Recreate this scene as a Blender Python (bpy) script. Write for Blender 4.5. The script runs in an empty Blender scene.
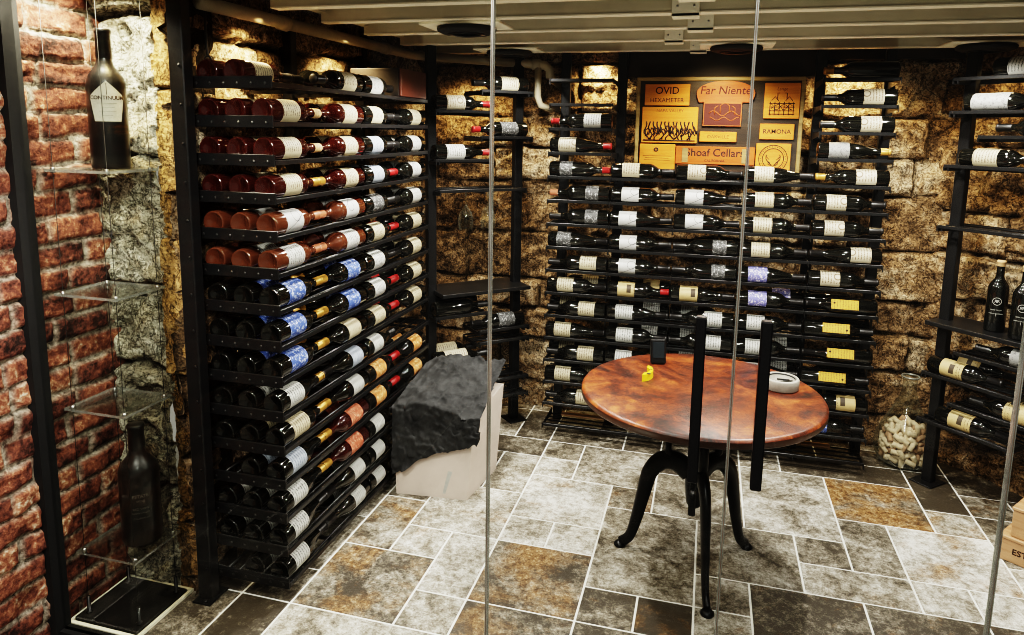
import bpy, math, random
import numpy as np
from mathutils import Vector, Matrix
random.seed(7); RNG=np.random.default_rng(5)
SC=bpy.context.scene; COL=SC.collection
PI=math.pi

# ------------------------------------------------------------------ nodes / materials
def new_mat(name):
    m=bpy.data.materials.new(name); m.use_nodes=True
    nt=m.node_tree; nt.nodes.clear()
    out=nt.nodes.new('ShaderNodeOutputMaterial')
    return m,nt,out
def nd(nt,t,**kw):
    n=nt.nodes.new(t)
    for k,v in kw.items():
        if k in n.inputs: n.inputs[k].default_value=v
        else: setattr(n,k,v)
    return n
def principled(nt,out,col=(.5,.5,.5),rough=.5,metal=0.,**kw):
    b=nt.nodes.new('ShaderNodeBsdfPrincipled')
    b.inputs['Base Color'].default_value=(*col,1); b.inputs['Roughness'].default_value=rough
    b.inputs['Metallic'].default_value=metal
    for k,v in kw.items(): b.inputs[k.replace('_',' ')].default_value=v
    nt.links.new(b.outputs[0],out.inputs[0]); return b
def mth(nt,op,a,b=None,c=None):
    n=nt.nodes.new('ShaderNodeMath'); n.operation=op
    for i,v in enumerate((a,b,c)):
        if v is None: continue
        if isinstance(v,(int,float)): n.inputs[i].default_value=v
        else: nt.links.new(v,n.inputs[i])
    return n.outputs[0]
def mixc(nt,f,a,b,blend='MIX'):
    n=nt.nodes.new('ShaderNodeMix'); n.data_type='RGBA'; n.blend_type=blend
    for i,v in ((0,f),(6,a),(7,b)):
        if isinstance(v,(int,float)): n.inputs[i].default_value=v
        elif isinstance(v,tuple): n.inputs[i].default_value=(*v,1)
        else: nt.links.new(v,n.inputs[i])
    return n.outputs[2]
def ramp(nt,f,stops):
    n=nt.nodes.new('ShaderNodeValToRGB'); e=n.color_ramp.elements
    while len(e)<len(stops): e.new(.5)
    for x,(p,c) in zip(e,stops):
        x.position=p; x.color=(*c,1) if isinstance(c,tuple) else (c,c,c,1)
    nt.links.new(f,n.inputs[0]); return n.outputs[0]
def noise(nt,vec,scale,detail=6,rough=.6,dist=0.):
    n=nt.nodes.new('ShaderNodeTexNoise'); n.inputs['Scale'].default_value=scale; n.inputs['Detail'].default_value=detail
    n.inputs['Roughness'].default_value=rough; n.inputs['Distortion'].default_value=dist
    if vec is not None: nt.links.new(vec,n.inputs['Vector'])
    return n.outputs['Fac']
def bump(nt,h,strength,dist,b):
    n=nt.nodes.new('ShaderNodeBump'); n.inputs['Strength'].default_value=strength; n.inputs['Distance'].default_value=dist
    nt.links.new(h,n.inputs['Height']); nt.links.new(n.outputs[0],b.inputs['Normal'])
def objco(nt): return nt.nodes.new('ShaderNodeTexCoord').outputs['Object']

def simple(name,col,rough=.5,metal=0.,var=.12,scale=30,bmp=0.,**kw):
    m,nt,out=new_mat(name); b=principled(nt,out,col,rough,metal,**kw)
    f=noise(nt,objco(nt),scale)
    c=mixc(nt,f,tuple(max(0,x*(1-var*2)) for x in col),tuple(min(1,x*(1+var*2)) for x in col))
    nt.links.new(c,b.inputs['Base Color'])
    if bmp: bump(nt,f,bmp,.004,b)
    return m

def stone_mat(name,dark,mid,light,mortar,warm=1.):
    m,nt,out=new_mat(name); b=principled(nt,out,mid,.9); b.inputs['Specular IOR Level'].default_value=.2
    at=nt.nodes.new('ShaderNodeVertexColor'); at.layer_name='tone'
    sp=nt.nodes.new('ShaderNodeSeparateColor'); nt.links.new(at.outputs[0],sp.inputs[0])
    co=objco(nt)
    n1=noise(nt,co,7,8,.62,.6); n2=noise(nt,co,34,8,.7,.3); n3=noise(nt,co,110,4,.6)
    v=mth(nt,'MULTIPLY_ADD',n1,1.3,-.65); v2=mth(nt,'MULTIPLY_ADD',n2,1.6,-.8)
    t=mth(nt,'ADD',sp.outputs[0],v); t=mth(nt,'ADD',t,v2)
    c=ramp(nt,t,[(.02,dark),(.32,tuple(.5*(a+d) for a,d in zip(dark,mid))),(.55,mid),(.95,light)])
    c=mixc(nt,mth(nt,'MULTIPLY',sp.outputs[1],.85),c,mixc(nt,n2,tuple(x*.45 for x in mortar),mortar))
    cr=mth(nt,'ABSOLUTE',mth(nt,'SUBTRACT',noise(nt,co,15,6,.65,1.),.5)); c=mixc(nt,1.,c,ramp(nt,cr,[(.0,.16),(.035,1.)]),'MULTIPLY')
    c=mixc(nt,1.,c,ramp(nt,n3,[(.34,.28),(.56,1.)]),'MULTIPLY')
    # recesses (attribute blue = height) are coloured darker, the lowest most of all
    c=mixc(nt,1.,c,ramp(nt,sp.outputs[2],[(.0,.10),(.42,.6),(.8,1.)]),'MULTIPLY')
    nt.links.new(c,b.inputs['Base Color'])
    h=mth(nt,'ADD',mth(nt,'MULTIPLY',n2,1.),mth(nt,'MULTIPLY',n3,.45)); bump(nt,h,1.,.022,b)
    return m
M={}
M['stone']=stone_mat('sandstone',(.04,.024,.013),(.38,.26,.15),(.72,.60,.44),(.20,.13,.07))
M['stone_back']=stone_mat('golden_sandstone',(.045,.026,.012),(.42,.275,.15),(.76,.61,.42),(.40,.26,.12))
M['stone_pale']=stone_mat('pale_rubble_stone',(.09,.078,.052),(.46,.42,.32),(.78,.74,.62),(.36,.32,.23))

def brick_mat():
    m,nt,out=new_mat('old_brick'); b=principled(nt,out,(.3,.1,.05),.88); b.inputs['Specular IOR Level'].default_value=.2
    at=nt.nodes.new('ShaderNodeVertexColor'); at.layer_name='tone'
    sp=nt.nodes.new('ShaderNodeSeparateColor'); nt.links.new(at.outputs[0],sp.inputs[0])
    co=objco(nt); n1=noise(nt,co,14,8,.65,.4); n2=noise(nt,co,70,6,.65)
    t=mth(nt,'ADD',sp.outputs[0],mth(nt,'MULTIPLY_ADD',n1,1.7,-.85)); t=mth(nt,'ADD',t,mth(nt,'MULTIPLY_ADD',n2,1.5,-.75))
    c=ramp(nt,t,[(.05,(.025,.015,.012)),(.36,(.12,.048,.034)),(.60,(.22,.088,.054)),(.80,(.36,.20,.12)),(.97,(.58,.50,.38))])
    mort=mixc(nt,ramp(nt,n2,[(.35,0.),(.65,1.)]),(.10,.085,.065),(.60,.54,.43))
    c=mixc(nt,sp.outputs[1],c,mort)
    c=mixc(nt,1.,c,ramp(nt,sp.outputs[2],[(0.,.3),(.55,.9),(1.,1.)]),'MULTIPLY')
    nt.links.new(c,b.inputs['Base Color'])
    bump(nt,mth(nt,'ADD',n1,n2),.8,.008,b); return m
M['brick']=brick_mat()

def floor_mat():
    m,nt,out=new_mat('travertine'); b=principled(nt,out,(.5,.45,.38),.42)
    at=nt.nodes.new('ShaderNodeVertexColor'); at.layer_name='tone'
    sp=nt.nodes.new('ShaderNodeSeparateColor'); nt.links.new(at.outputs[0],sp.inputs[0])
    geo=nt.nodes.new('ShaderNodeTexCoord')
    add=nt.nodes.new('ShaderNodeVectorMath'); add.operation='ADD'
    cmb=nt.nodes.new('ShaderNodeCombineXYZ'); nt.links.new(mth(nt,'MULTIPLY',sp.outputs[2],37.),cmb.inputs[0]); nt.links.new(mth(nt,'MULTIPLY',sp.outputs[2],91.),cmb.inputs[1])
    nt.links.new(geo.outputs['Object'],add.inputs[0]); nt.links.new(cmb.outputs[0],add.inputs[1]); v=add.outputs[0]
    n1=noise(nt,v,7.,9,.72,.35); n2=noise(nt,v,38,9,.8,.25); n3=noise(nt,v,130,6,.8); n4=noise(nt,v,5.,9,.76,.5)
    g=mth(nt,'ADD',mth(nt,'MULTIPLY',n1,.50),mth(nt,'MULTIPLY',n2,.50)); g=mth(nt,'ADD',g,mth(nt,'MULTIPLY',n3,.30)); g=mth(nt,'ADD',g,-.12)
    g=mth(nt,'ADD',g,mth(nt,'MULTIPLY_ADD',sp.outputs[1],.62,-.385))
    c=ramp(nt,g,[(.39,(.055,.045,.033)),(.46,(.20,.175,.135)),(.53,(.43,.405,.355)),(.62,(.83,.81,.765))])
    rm=mth(nt,'ADD',mth(nt,'MULTIPLY',n4,1.),mth(nt,'MULTIPLY_ADD',sp.outputs[0],.52,-.76))
    rf=ramp(nt,rm,[(.0,0.),(.16,.95)])
    rc=ramp(nt,mth(nt,'MULTIPLY_ADD',n2,.65,mth(nt,'MULTIPLY',n3,.4)),[(.40,(.022,.012,.006)),(.48,(.15,.07,.024)),(.56,(.34,.20,.085)),(.66,(.70,.60,.44))])
    c=mixc(nt,mth(nt,'MULTIPLY',rf,.9),c,rc)
    nt.links.new(c,b.inputs['Base Color'])
    nt.links.new(ramp(nt,n2,[(.3,.6),(.7,.3)]),b.inputs['Roughness'])
    bump(nt,mth(nt,'ADD',n2,n3),.35,.008,b); return m
M['tile']=floor_mat()
M['grout']=simple('pale_grout',(.86,.84,.78),.85,0,.1,40,.3)
M['black']=simple('black_powdercoat',(.020,.020,.021),.30,.45,.2,200,.05)
M['black_flat']=simple('black_matte',(.008,.008,.008),.7,0,.2,60)
M['iron']=simple('cast_iron',(.012,.0125,.014),.35,.5,.25,60,.15)
M['joist']=simple('painted_joist',(.60,.55,.41),.65,0,.14,9,.15)
M['joist_edge_lit']=simple('joist_edge_lit_tone',(.85,.80,.65),.6,0,.08,9,.1)  # paler bottom faces: their lit brightness is put into the colour
M['deck']=simple('dark_deck_boards',(.06,.045,.028),.85,0,.3,6,.2)
M['soffit']=simple('dark_brown_header',(.028,.018,.011),.6,0,.3,12,.2)
M['plate']=simple('pale_board',(.90,.84,.68),.7,0,.08,20,.1)
M['pipe']=simple('painted_pipe',(.36,.31,.22),.5,0,.15,12)
M['steel']=simple('brushed_steel',(.5,.5,.5),.3,1.,.1,60)
M['wood_box']=simple('dark_red_wood',(.085,.022,.011),.45,0,.35,14,.1)
M['box_dark']=simple('dark_box_side',(.012,.007,.005),.9)
M['cable']=simple('cable_rubber',(.02,.018,.016),.6)

def wood(name,a,b_,scale=1.,rough=.5,axis=0,coat=0.):
    m,nt,out=new_mat(name); b=principled(nt,out,a,rough); b.inputs['Coat Weight'].default_value=coat
    mp=nt.nodes.new('ShaderNodeMapping'); nt.links.new(objco(nt),mp.inputs[0])
    s=[38*scale]*3; s[axis]=4*scale; mp.inputs['Scale'].default_value=s
    f=noise(nt,mp.outputs[0],1.,8,.6,.6)
    c=ramp(nt,f,[(.3,a),(.68,b_)]); nt.links.new(c,b.inputs['Base Color']); bump(nt,f,.25,.003,b); return m
M['crate']=wood('pine_crate_wood',(.50,.165,.018),(.74,.29,.04))
M['crate_tan']=wood('tan_crate_wood',(.34,.185,.095),(.52,.33,.19))
M['crate_red']=wood('orange_crate_wood',(.36,.075,.012),(.54,.135,.022))
M['board']=wood('dark_oak_board',(.014,.008,.004),(.045,.027,.012))
M['frame_wood']=wood('gilt_frame_wood',(.20,.13,.05),(.38,.27,.11))
M['ink']=simple('burnt_brand_ink',(.022,.008,.004),.7)
M['ink_red']=simple('dark_red_ink',(.075,.010,.005),.7)
M['ink_soft']=simple('faded_brand_ink',(.16,.06,.012),.7)
M['silver']=simple('silver_ink',(.55,.55,.52),.4,.6)

def table_mat():
    m,nt,out=new_mat('burnished_table_top'); b=principled(nt,out,(.2,.05,.02),.33); b.inputs['Coat Weight'].default_value=.12; b.inputs['Coat Roughness'].default_value=.35
    co=objco(nt); n1=noise(nt,co,4.2,7,.65,1.6); n2=noise(nt,co,20,8,.75,1.2); n3=noise(nt,co,110,5,.7)
    t=mth(nt,'ADD',mth(nt,'MULTIPLY',n1,.72),mth(nt,'MULTIPLY',n2,.38)); t=mth(nt,'ADD',t,mth(nt,'MULTIPLY_ADD',n3,.25,-.14))
    c=ramp(nt,t,[(.42,(.014,.006,.004)),(.50,(.07,.016,.007)),(.58,(.17,.038,.011)),(.72,(.42,.13,.035))])
    nt.links.new(c,b.inputs['Base Color']); nt.links.new(ramp(nt,n2,[(.3,.5),(.7,.28)]),b.inputs['Roughness'])
    bump(nt,n2,.12,.004,b); return m
M['tabletop']=table_mat()
M['table_edge']=simple('dark_table_edge',(.045,.018,.010),.4,0,.3,20)

def glass_bottle(name,col,rough=.08,emis=0):
    m,nt,out=new_mat(name); b=principled(nt,out,col,rough); b.inputs['Coat Weight'].default_value=.6; b.inputs['Coat Roughness'].default_value=.04
    f=noise(nt,objco(nt),9,4); nt.links.new(mixc(nt,f,tuple(x*.55 for x in col),tuple(min(1,x*1.5) for x in col)),b.inputs['Base Color']); return m
M['g_d']=glass_bottle('dark_bottle_glass',(.006,.006,.005))
M['g_r']=glass_bottle('ruby_rose_bottle_glass',(.03,.006,.0045))
M['g_p']=glass_bottle('salmon_rose_bottle_glass',(.075,.025,.013))
M['g_matte']=glass_bottle('matte_black_bottle',(.009,.0085,.008),.35)
CAPC={'black':(.012,.011,.011),'red':(.30,.016,.016),'gold':(.50,.28,.07),'cork':(.50,.33,.17),'pink':(.34,.13,.07)}
for k,c in CAPC.items(): M['c_'+k]=simple(k+'_capsule',c,.35 if k!='cork' else .7,.5 if k=='gold' else 0.,.1,60)

def label_mat(name,base,ink,style):
    m,nt,out=new_mat(name); b=principled(nt,out,base,.6)
    co=objco(nt); s=nt.nodes.new('ShaderNodeSeparateXYZ'); nt.links.new(co,s.inputs[0])
    ang=mth(nt,'ARCTAN2',s.outputs[1],s.outputs[0]); z=s.outputs[2]
    oi=nt.nodes.new('ShaderNodeObjectInfo')
    paper=noise(nt,co,40,4); basec=mixc(nt,paper,tuple(x*.50 for x in base),tuple(x*.84 for x in base))
    cmb=nt.nodes.new('ShaderNodeCombineXYZ'); nt.links.new(mth(nt,'MULTIPLY',ang,9.),cmb.inputs[0]); nt.links.new(mth(nt,'MULTIPLY',z,260.),cmb.inputs[1])
    nt.links.new(mth(nt,'MULTIPLY',oi.outputs['Random'],60.),cmb.inputs[2])
    if style in('lines','seal'):
        w=mth(nt,'SINE',mth(nt,'MULTIPLY',z,560.)); rows=mth(nt,'GREATER_THAN',w,.15)
        n=noise(nt,cmb.outputs[0],1.,3); gate=mth(nt,'GREATER_THAN',n,.48)
        inner=mth(nt,'LESS_THAN',mth(nt,'ABSOLUTE',ang),.85)
        f=mth(nt,'MULTIPLY',mth(nt,'MULTIPLY',rows,gate),inner)
    if style=='seal':
        dz=mth(nt,'SUBTRACT',z,.118); d=mth(nt,'SQRT',mth(nt,'ADD',mth(nt,'MULTIPLY',dz,dz),mth(nt,'POWER',mth(nt,'MULTIPLY',ang,.037),2.)))
        f=mth(nt,'MAXIMUM',mth(nt,'MULTIPLY',f,mth(nt,'GREATER_THAN',d,.022)),mth(nt,'MULTIPLY',mth(nt,'LESS_THAN',d,.016),mth(nt,'GREATER_THAN',d,.011)))
    if style=='block':
        f=mth(nt,'MULTIPLY',mth(nt,'LESS_THAN',mth(nt,'ABSOLUTE',ang),.55),mth(nt,'MULTIPLY',mth(nt,'GREATER_THAN',z,.092),mth(nt,'LESS_THAN',z,.112)))
        w=mth(nt,'SINE',mth(nt,'MULTIPLY',z,620.)); n=noise(nt,cmb.outputs[0],1.,3)
        f=mth(nt,'MAXIMUM',f,mth(nt,'MULTIPLY',mth(nt,'MULTIPLY',mth(nt,'GREATER_THAN',w,.2),mth(nt,'GREATER_THAN',n,.54)),mth(nt,'GREATER_THAN',z,.118)))
    if style=='draw':
        dz=mth(nt,'SUBTRACT',z,.11); d=mth(nt,'SQRT',mth(nt,'ADD',mth(nt,'MULTIPLY',dz,dz),mth(nt,'POWER',mth(nt,'MULTIPLY_ADD',ang,.037,.004),2.)))
        ring=mth(nt,'MULTIPLY',mth(nt,'LESS_THAN',d,.020),mth(nt,'GREATER_THAN',d,.0178))
        li=mth(nt,'LESS_THAN',mth(nt,'ABSOLUTE',mth(nt,'ADD',mth(nt,'MULTIPLY',ang,.037),mth(nt,'MULTIPLY_ADD',z,.55,-.075))),.0013)
        f=mth(nt,'MAXIMUM',ring,li)
    if style=='art':
        n=noise(nt,cmb.outputs[0],.45,5,.6,1.); f=ramp(nt,n,[(.54,0.),(.60,1.)])
    nt.links.new(mixc(nt,f,basec,ink),b.inputs['Base Color']); return m
LAB={'cream':((.66,.58,.40),(.12,.09,.06),'lines'),'white':((.70,.70,.66),(.10,.10,.10),'lines'),'pale blue':((.52,.58,.66),(.12,.14,.2),'lines'),
 'blue':((.07,.13,.42),(.50,.56,.72),'art'),'sketched white':((.68,.68,.66),(.08,.08,.09),'draw'),'orange':((.62,.25,.07),(.80,.62,.35),'art'),
 'scarlet':((.50,.12,.06),(.72,.42,.28),'art'),'sealed cream':((.64,.57,.42),(.14,.10,.06),'seal'),'grey':((.30,.30,.29),(.08,.08,.08),'art'),
 'yellow':((.66,.50,.24),(.05,.035,.02),'block'),'violet':((.22,.22,.55),(.75,.7,.75),'art'),'smoky':((.07,.07,.07),(.34,.34,.34),'art')}
for k,(a,b_,s) in LAB.items(): M['l_'+k]=label_mat(k.replace(' ','_')+'_label_paper',a,b_,s)
M['tag']=label_mat('yellow_tag_card',(.72,.43,.05),(.25,.14,.02),'lines')

def pane_mat():
    m,nt,out=new_mat('clear_glass'); tr=nt.nodes.new('ShaderNodeBsdfTransparent'); tr.inputs[0].default_value=(.97,.98,.97,1)
    gl=nt.nodes.new('ShaderNodeBsdfGlossy'); gl.inputs['Roughness'].default_value=.02
    lw=nt.nodes.new('ShaderNodeLayerWeight'); lw.inputs[0].default_value=.12
    mx=nt.nodes.new('ShaderNodeMixShader'); nt.links.new(mth(nt,'MULTIPLY_ADD',lw.outputs['Fresnel'],.6,.012),mx.inputs[0])
    nt.links.new(tr.outputs[0],mx.inputs[1]); nt.links.new(gl.outputs[0],mx.inputs[2]); nt.links.new(mx.outputs[0],out.inputs[0]); return m
M['pane']=pane_mat()
def edge_mat():
    m,nt,out=new_mat('glass_cut_edge'); tr=nt.nodes.new('ShaderNodeBsdfTransparent'); tr.inputs[0].default_value=(.55,.60,.56,1)
    gl=nt.nodes.new('ShaderNodeBsdfGlossy'); gl.inputs['Roughness'].default_value=.25; gl.inputs[0].default_value=(.8,.85,.82,1)
    di=nt.nodes.new('ShaderNodeBsdfDiffuse'); di.inputs[0].default_value=(.62,.60,.55,1)
    m1=nt.nodes.new('ShaderNodeMixShader'); m1.inputs[0].default_value=.5; nt.links.new(gl.outputs[0],m1.inputs[1]); nt.links.new(di.outputs[0],m1.inputs[2])
    mx=nt.nodes.new('ShaderNodeMixShader'); nt.links.new(ramp(nt,noise(nt,objco(nt),6,2),[(.3,.25),(.7,.6)]),mx.inputs[0])
    nt.links.new(tr.outputs[0],mx.inputs[1]); nt.links.new(m1.outputs[0],mx.inputs[2]); nt.links.new(mx.outputs[0],out.inputs[0]); return m
M['edge']=edge_mat()
def vessel_mat():
    m,nt,out=new_mat('vessel_glass'); tr=nt.nodes.new('ShaderNodeBsdfTransparent'); tr.inputs[0].default_value=(.93,.96,.94,1)
    gl=nt.nodes.new('ShaderNodeBsdfGlossy'); gl.inputs['Roughness'].default_value=.06
    di=nt.nodes.new('ShaderNodeBsdfTranslucent'); di.inputs[0].default_value=(.75,.8,.76,1)
    m1=nt.nodes.new('ShaderNodeMixShader'); m1.inputs[0].default_value=.35; nt.links.new(gl.outputs[0],m1.inputs[1]); nt.links.new(di.outputs[0],m1.inputs[2])
    lw=nt.nodes.new('ShaderNodeLayerWeight'); lw.inputs[0].default_value=.25
    mx=nt.nodes.new('ShaderNodeMixShader'); nt.links.new(mth(nt,'MULTIPLY_ADD',lw.outputs['Facing'],.75,.05),mx.inputs[0])
    nt.links.new(tr.outputs[0],mx.inputs[1]); nt.links.new(m1.outputs[0],mx.inputs[2]); nt.links.new(mx.outputs[0],out.inputs[0]); return m
M['vessel']=vessel_mat()
M['carton']=simple('pale_pink_card',(.62,.53,.47),.8,0,.12,7,.1)
M['cloth']=simple('charcoal_cloth',(.042,.042,.043),1.,0,.48,16,.8,Specular_IOR_Level=.1)
M['yellow_plastic']=simple('yellow_plastic',(.75,.50,.02),.4)
M['screen']=simple('dark_screen',(.02,.025,.03),.08)
M['ashtray']=simple('grey_stoneware',(.34,.32,.28),.6,0,.2,30,.2)
M['cork']=simple('wine_cork',(.62,.50,.35),.85,0,.25,50,.3)
M['cork_dark']=simple('stained_wine_cork',(.42,.27,.17),.85,0,.35,50,.3)

# ------------------------------------------------------------------ mesh helpers
class MB:
    def __init__(s): s.v=[]; s.f=[]; s.m=[]; s.sm=[]
    def add(s,vs,fs,mi=0,smooth=False):
        o=len(s.v); s.v+= [tuple(p) for p in vs]
        for f in fs: s.f.append(tuple(i+o for i in f)); s.m.append(mi); s.sm.append(smooth)
        return s
    def box(s,lo,hi,mi=0,T=None):
        x0,y0,z0=lo;x1,y1,z1=hi
        vs=[(x0,y0,z0),(x1,y0,z0),(x1,y1,z0),(x0,y1,z0),(x0,y0,z1),(x1,y0,z1),(x1,y1,z1),(x0,y1,z1)]
        if T: vs=[T@Vector(p) for p in vs]
        return s.add(vs,[(0,3,2,1),(4,5,6,7),(0,1,5,4),(1,2,6,5),(2,3,7,6),(3,0,4,7)],mi)
    def bbox(s,lo,hi,c=.003,mi=0,T=None):   # chamfered box
        lo=list(lo);hi=list(hi);c=min(c,*[(h-l)*.45 for l,h in zip(lo,hi)])
        vs=[];idx={}
        for sx in(0,1):
            for sy in(0,1):
                for sz in(0,1):
                    P=[hi[i] if q else lo[i] for i,q in enumerate((sx,sy,sz))]
                    for a in range(3):
                        p=[P[i]+( (-c if (sx,sy,sz)[i] else c) if i!=a else 0) for i in range(3)]
                        idx[(sx,sy,sz,a)]=len(vs); vs.append(p)
        fs=[]
        for a in range(3):
            o=[i for i in range(3) if i!=a]
            for sd in(0,1):
                q=[]
                for (u,w) in((0,0),(1,0),(1,1),(0,1)):
                    k=[0,0,0];k[a]=sd;k[o[0]]=u;k[o[1]]=w;q.append(idx[(*k,a)])
                fs.append(tuple(q))
        for a in range(3):   # edges along a
            o=[i for i in range(3) if i!=a]
            for u in(0,1):
                for w in(0,1):
                    k0=[0,0,0];k0[o[0]]=u;k0[o[1]]=w;k1=list(k0);k1[a]=1
                    fs.append((idx[(*k0,o[0])],idx[(*k1,o[0])],idx[(*k1,o[1])],idx[(*k0,o[1])]))
        for sx in(0,1):
            for sy in(0,1):
                for sz in(0,1): fs.append(tuple(idx[(sx,sy,sz,a)] for a in range(3)))
        if T: vs=[T@Vector(p) for p in vs]
        return s.add(vs,fs,mi)
    def lathe(s,prof,n=20,mi=0,T=None,smooth=True,cap0=True,cap1=True):
        vs=[];fs=[]
        for r,z in prof:
            for i in range(n):
                a=2*PI*i/n; vs.append(Vector((r*math.cos(a),r*math.sin(a),z)))
        for j in range(len(prof)-1):
            for i in range(n):
                k=(i+1)%n; fs.append((j*n+i,j*n+k,(j+1)*n+k,(j+1)*n+i))
        if cap0: fs.append(tuple(range(n))[::-1])
        if cap1: fs.append(tuple((len(prof)-1)*n+i for i in range(n)))
        if T: vs=[T@p for p in vs]
        return s.add(vs,fs,mi,smooth)
    def tube(s,pts,r,n=8,mi=0,smooth=True,flat=1.):
        pts=[Vector(p) for p in pts]; rs=r if isinstance(r,(list,tuple)) else [r]*len(pts)
        vs=[];fs=[]; up=None
        for i,p in enumerate(pts):
            t=(pts[min(i+1,len(pts)-1)]-pts[max(i-1,0)]).normalized()
            if up is None: up=Vector((0,0,1)) if abs(t.z)<.9 else Vector((1,0,0))
            a=t.cross(up); 
            if a.length<1e-6: a=t.cross(Vector((0,1,0)))
            a.normalize(); b=a.cross(t).normalized(); up=b
            for k in range(n):
                w=2*PI*k/n; vs.append(p+a*(math.cos(w)*rs[i]*flat)+b*(math.sin(w)*rs[i]))
        for j in range(len(pts)-1):
            for k in range(n):
                q=(k+1)%n; fs.append((j*n+k,j*n+q,(j+1)*n+q,(j+1)*n+k))
        fs.append(tuple(range(n))[::-1]); fs.append(tuple((len(pts)-1)*n+k for k in range(n)))
        return s.add(vs,fs,mi,smooth)
    def mesh(s,name,mats):
        me=bpy.data.meshes.new(name); me.from_pydata(s.v,[],s.f)
        for m in (mats if isinstance(mats,(list,tuple)) else [mats]): me.materials.append(m)
        me.polygons.foreach_set('material_index',s.m); me.polygons.foreach_set('use_smooth',s.sm); me.update(); return me
def obj(name,me,parent=None,loc=None,mw=None):
    o=bpy.data.objects.new(name,me); COL.objects.link(o)
    if parent is not None: o.parent=parent
    if loc is not None: o.location=loc
    if mw is not None: o.matrix_basis=mw
    return o
def tag(o,label=None,cat=None,group=None,kind=None):
    if label: o['label']=label
    if cat: o['category']=cat
    if group: o['group']=group
    if kind: o['kind']=kind
    return o
def struct(name,me,**k): return tag(obj(name,me,**k),kind='structure')
def empty(name,loc=(0,0,0),rz=0.,label=None,cat=None,group=None):
    o=bpy.data.objects.new(name,None); COL.objects.link(o); o.location=loc; o.rotation_euler=(0,0,rz); o.empty_display_size=.1
    return tag(o,label,cat,group)
def frame(origin,x,z):
    z=Vector(z).normalized(); x=Vector(x); x=(x-z*x.dot(z)).normalized(); y=z.cross(x)
    m=Matrix.Identity(4)
    for i in range(3): m[i][0]=x[i];m[i][1]=y[i];m[i][2]=z[i];m[i][3]=origin[i]
    return m
def text_mesh(s,size,mat,name='lettering',align='CENTER',depth=.0006,wrap_r=None,mw=None,bold=0.):
    c=bpy.data.curves.new(name,'FONT'); c.body=s; c.size=size; c.align_x=align; c.align_y='CENTER'; c.extrude=depth; c.offset=bold; c.resolution_u=3
    o=bpy.data.objects.new(name,c); COL.objects.link(o)
    me=bpy.data.meshes.new_from_object(o.evaluated_get(bpy.context.evaluated_depsgraph_get()))
    bpy.data.objects.remove(o); bpy.data.curves.remove(c)
    me.name=name; me.materials.clear(); me.materials.append(mat)
    if mw is not None: me.transform(mw)
    if wrap_r:
        for v in me.vertices:
            a=v.co.x/wrap_r; r=wrap_r+v.co.z
            v.co=Vector((r*math.cos(a),r*math.sin(a),v.co.y))
    return me

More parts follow.
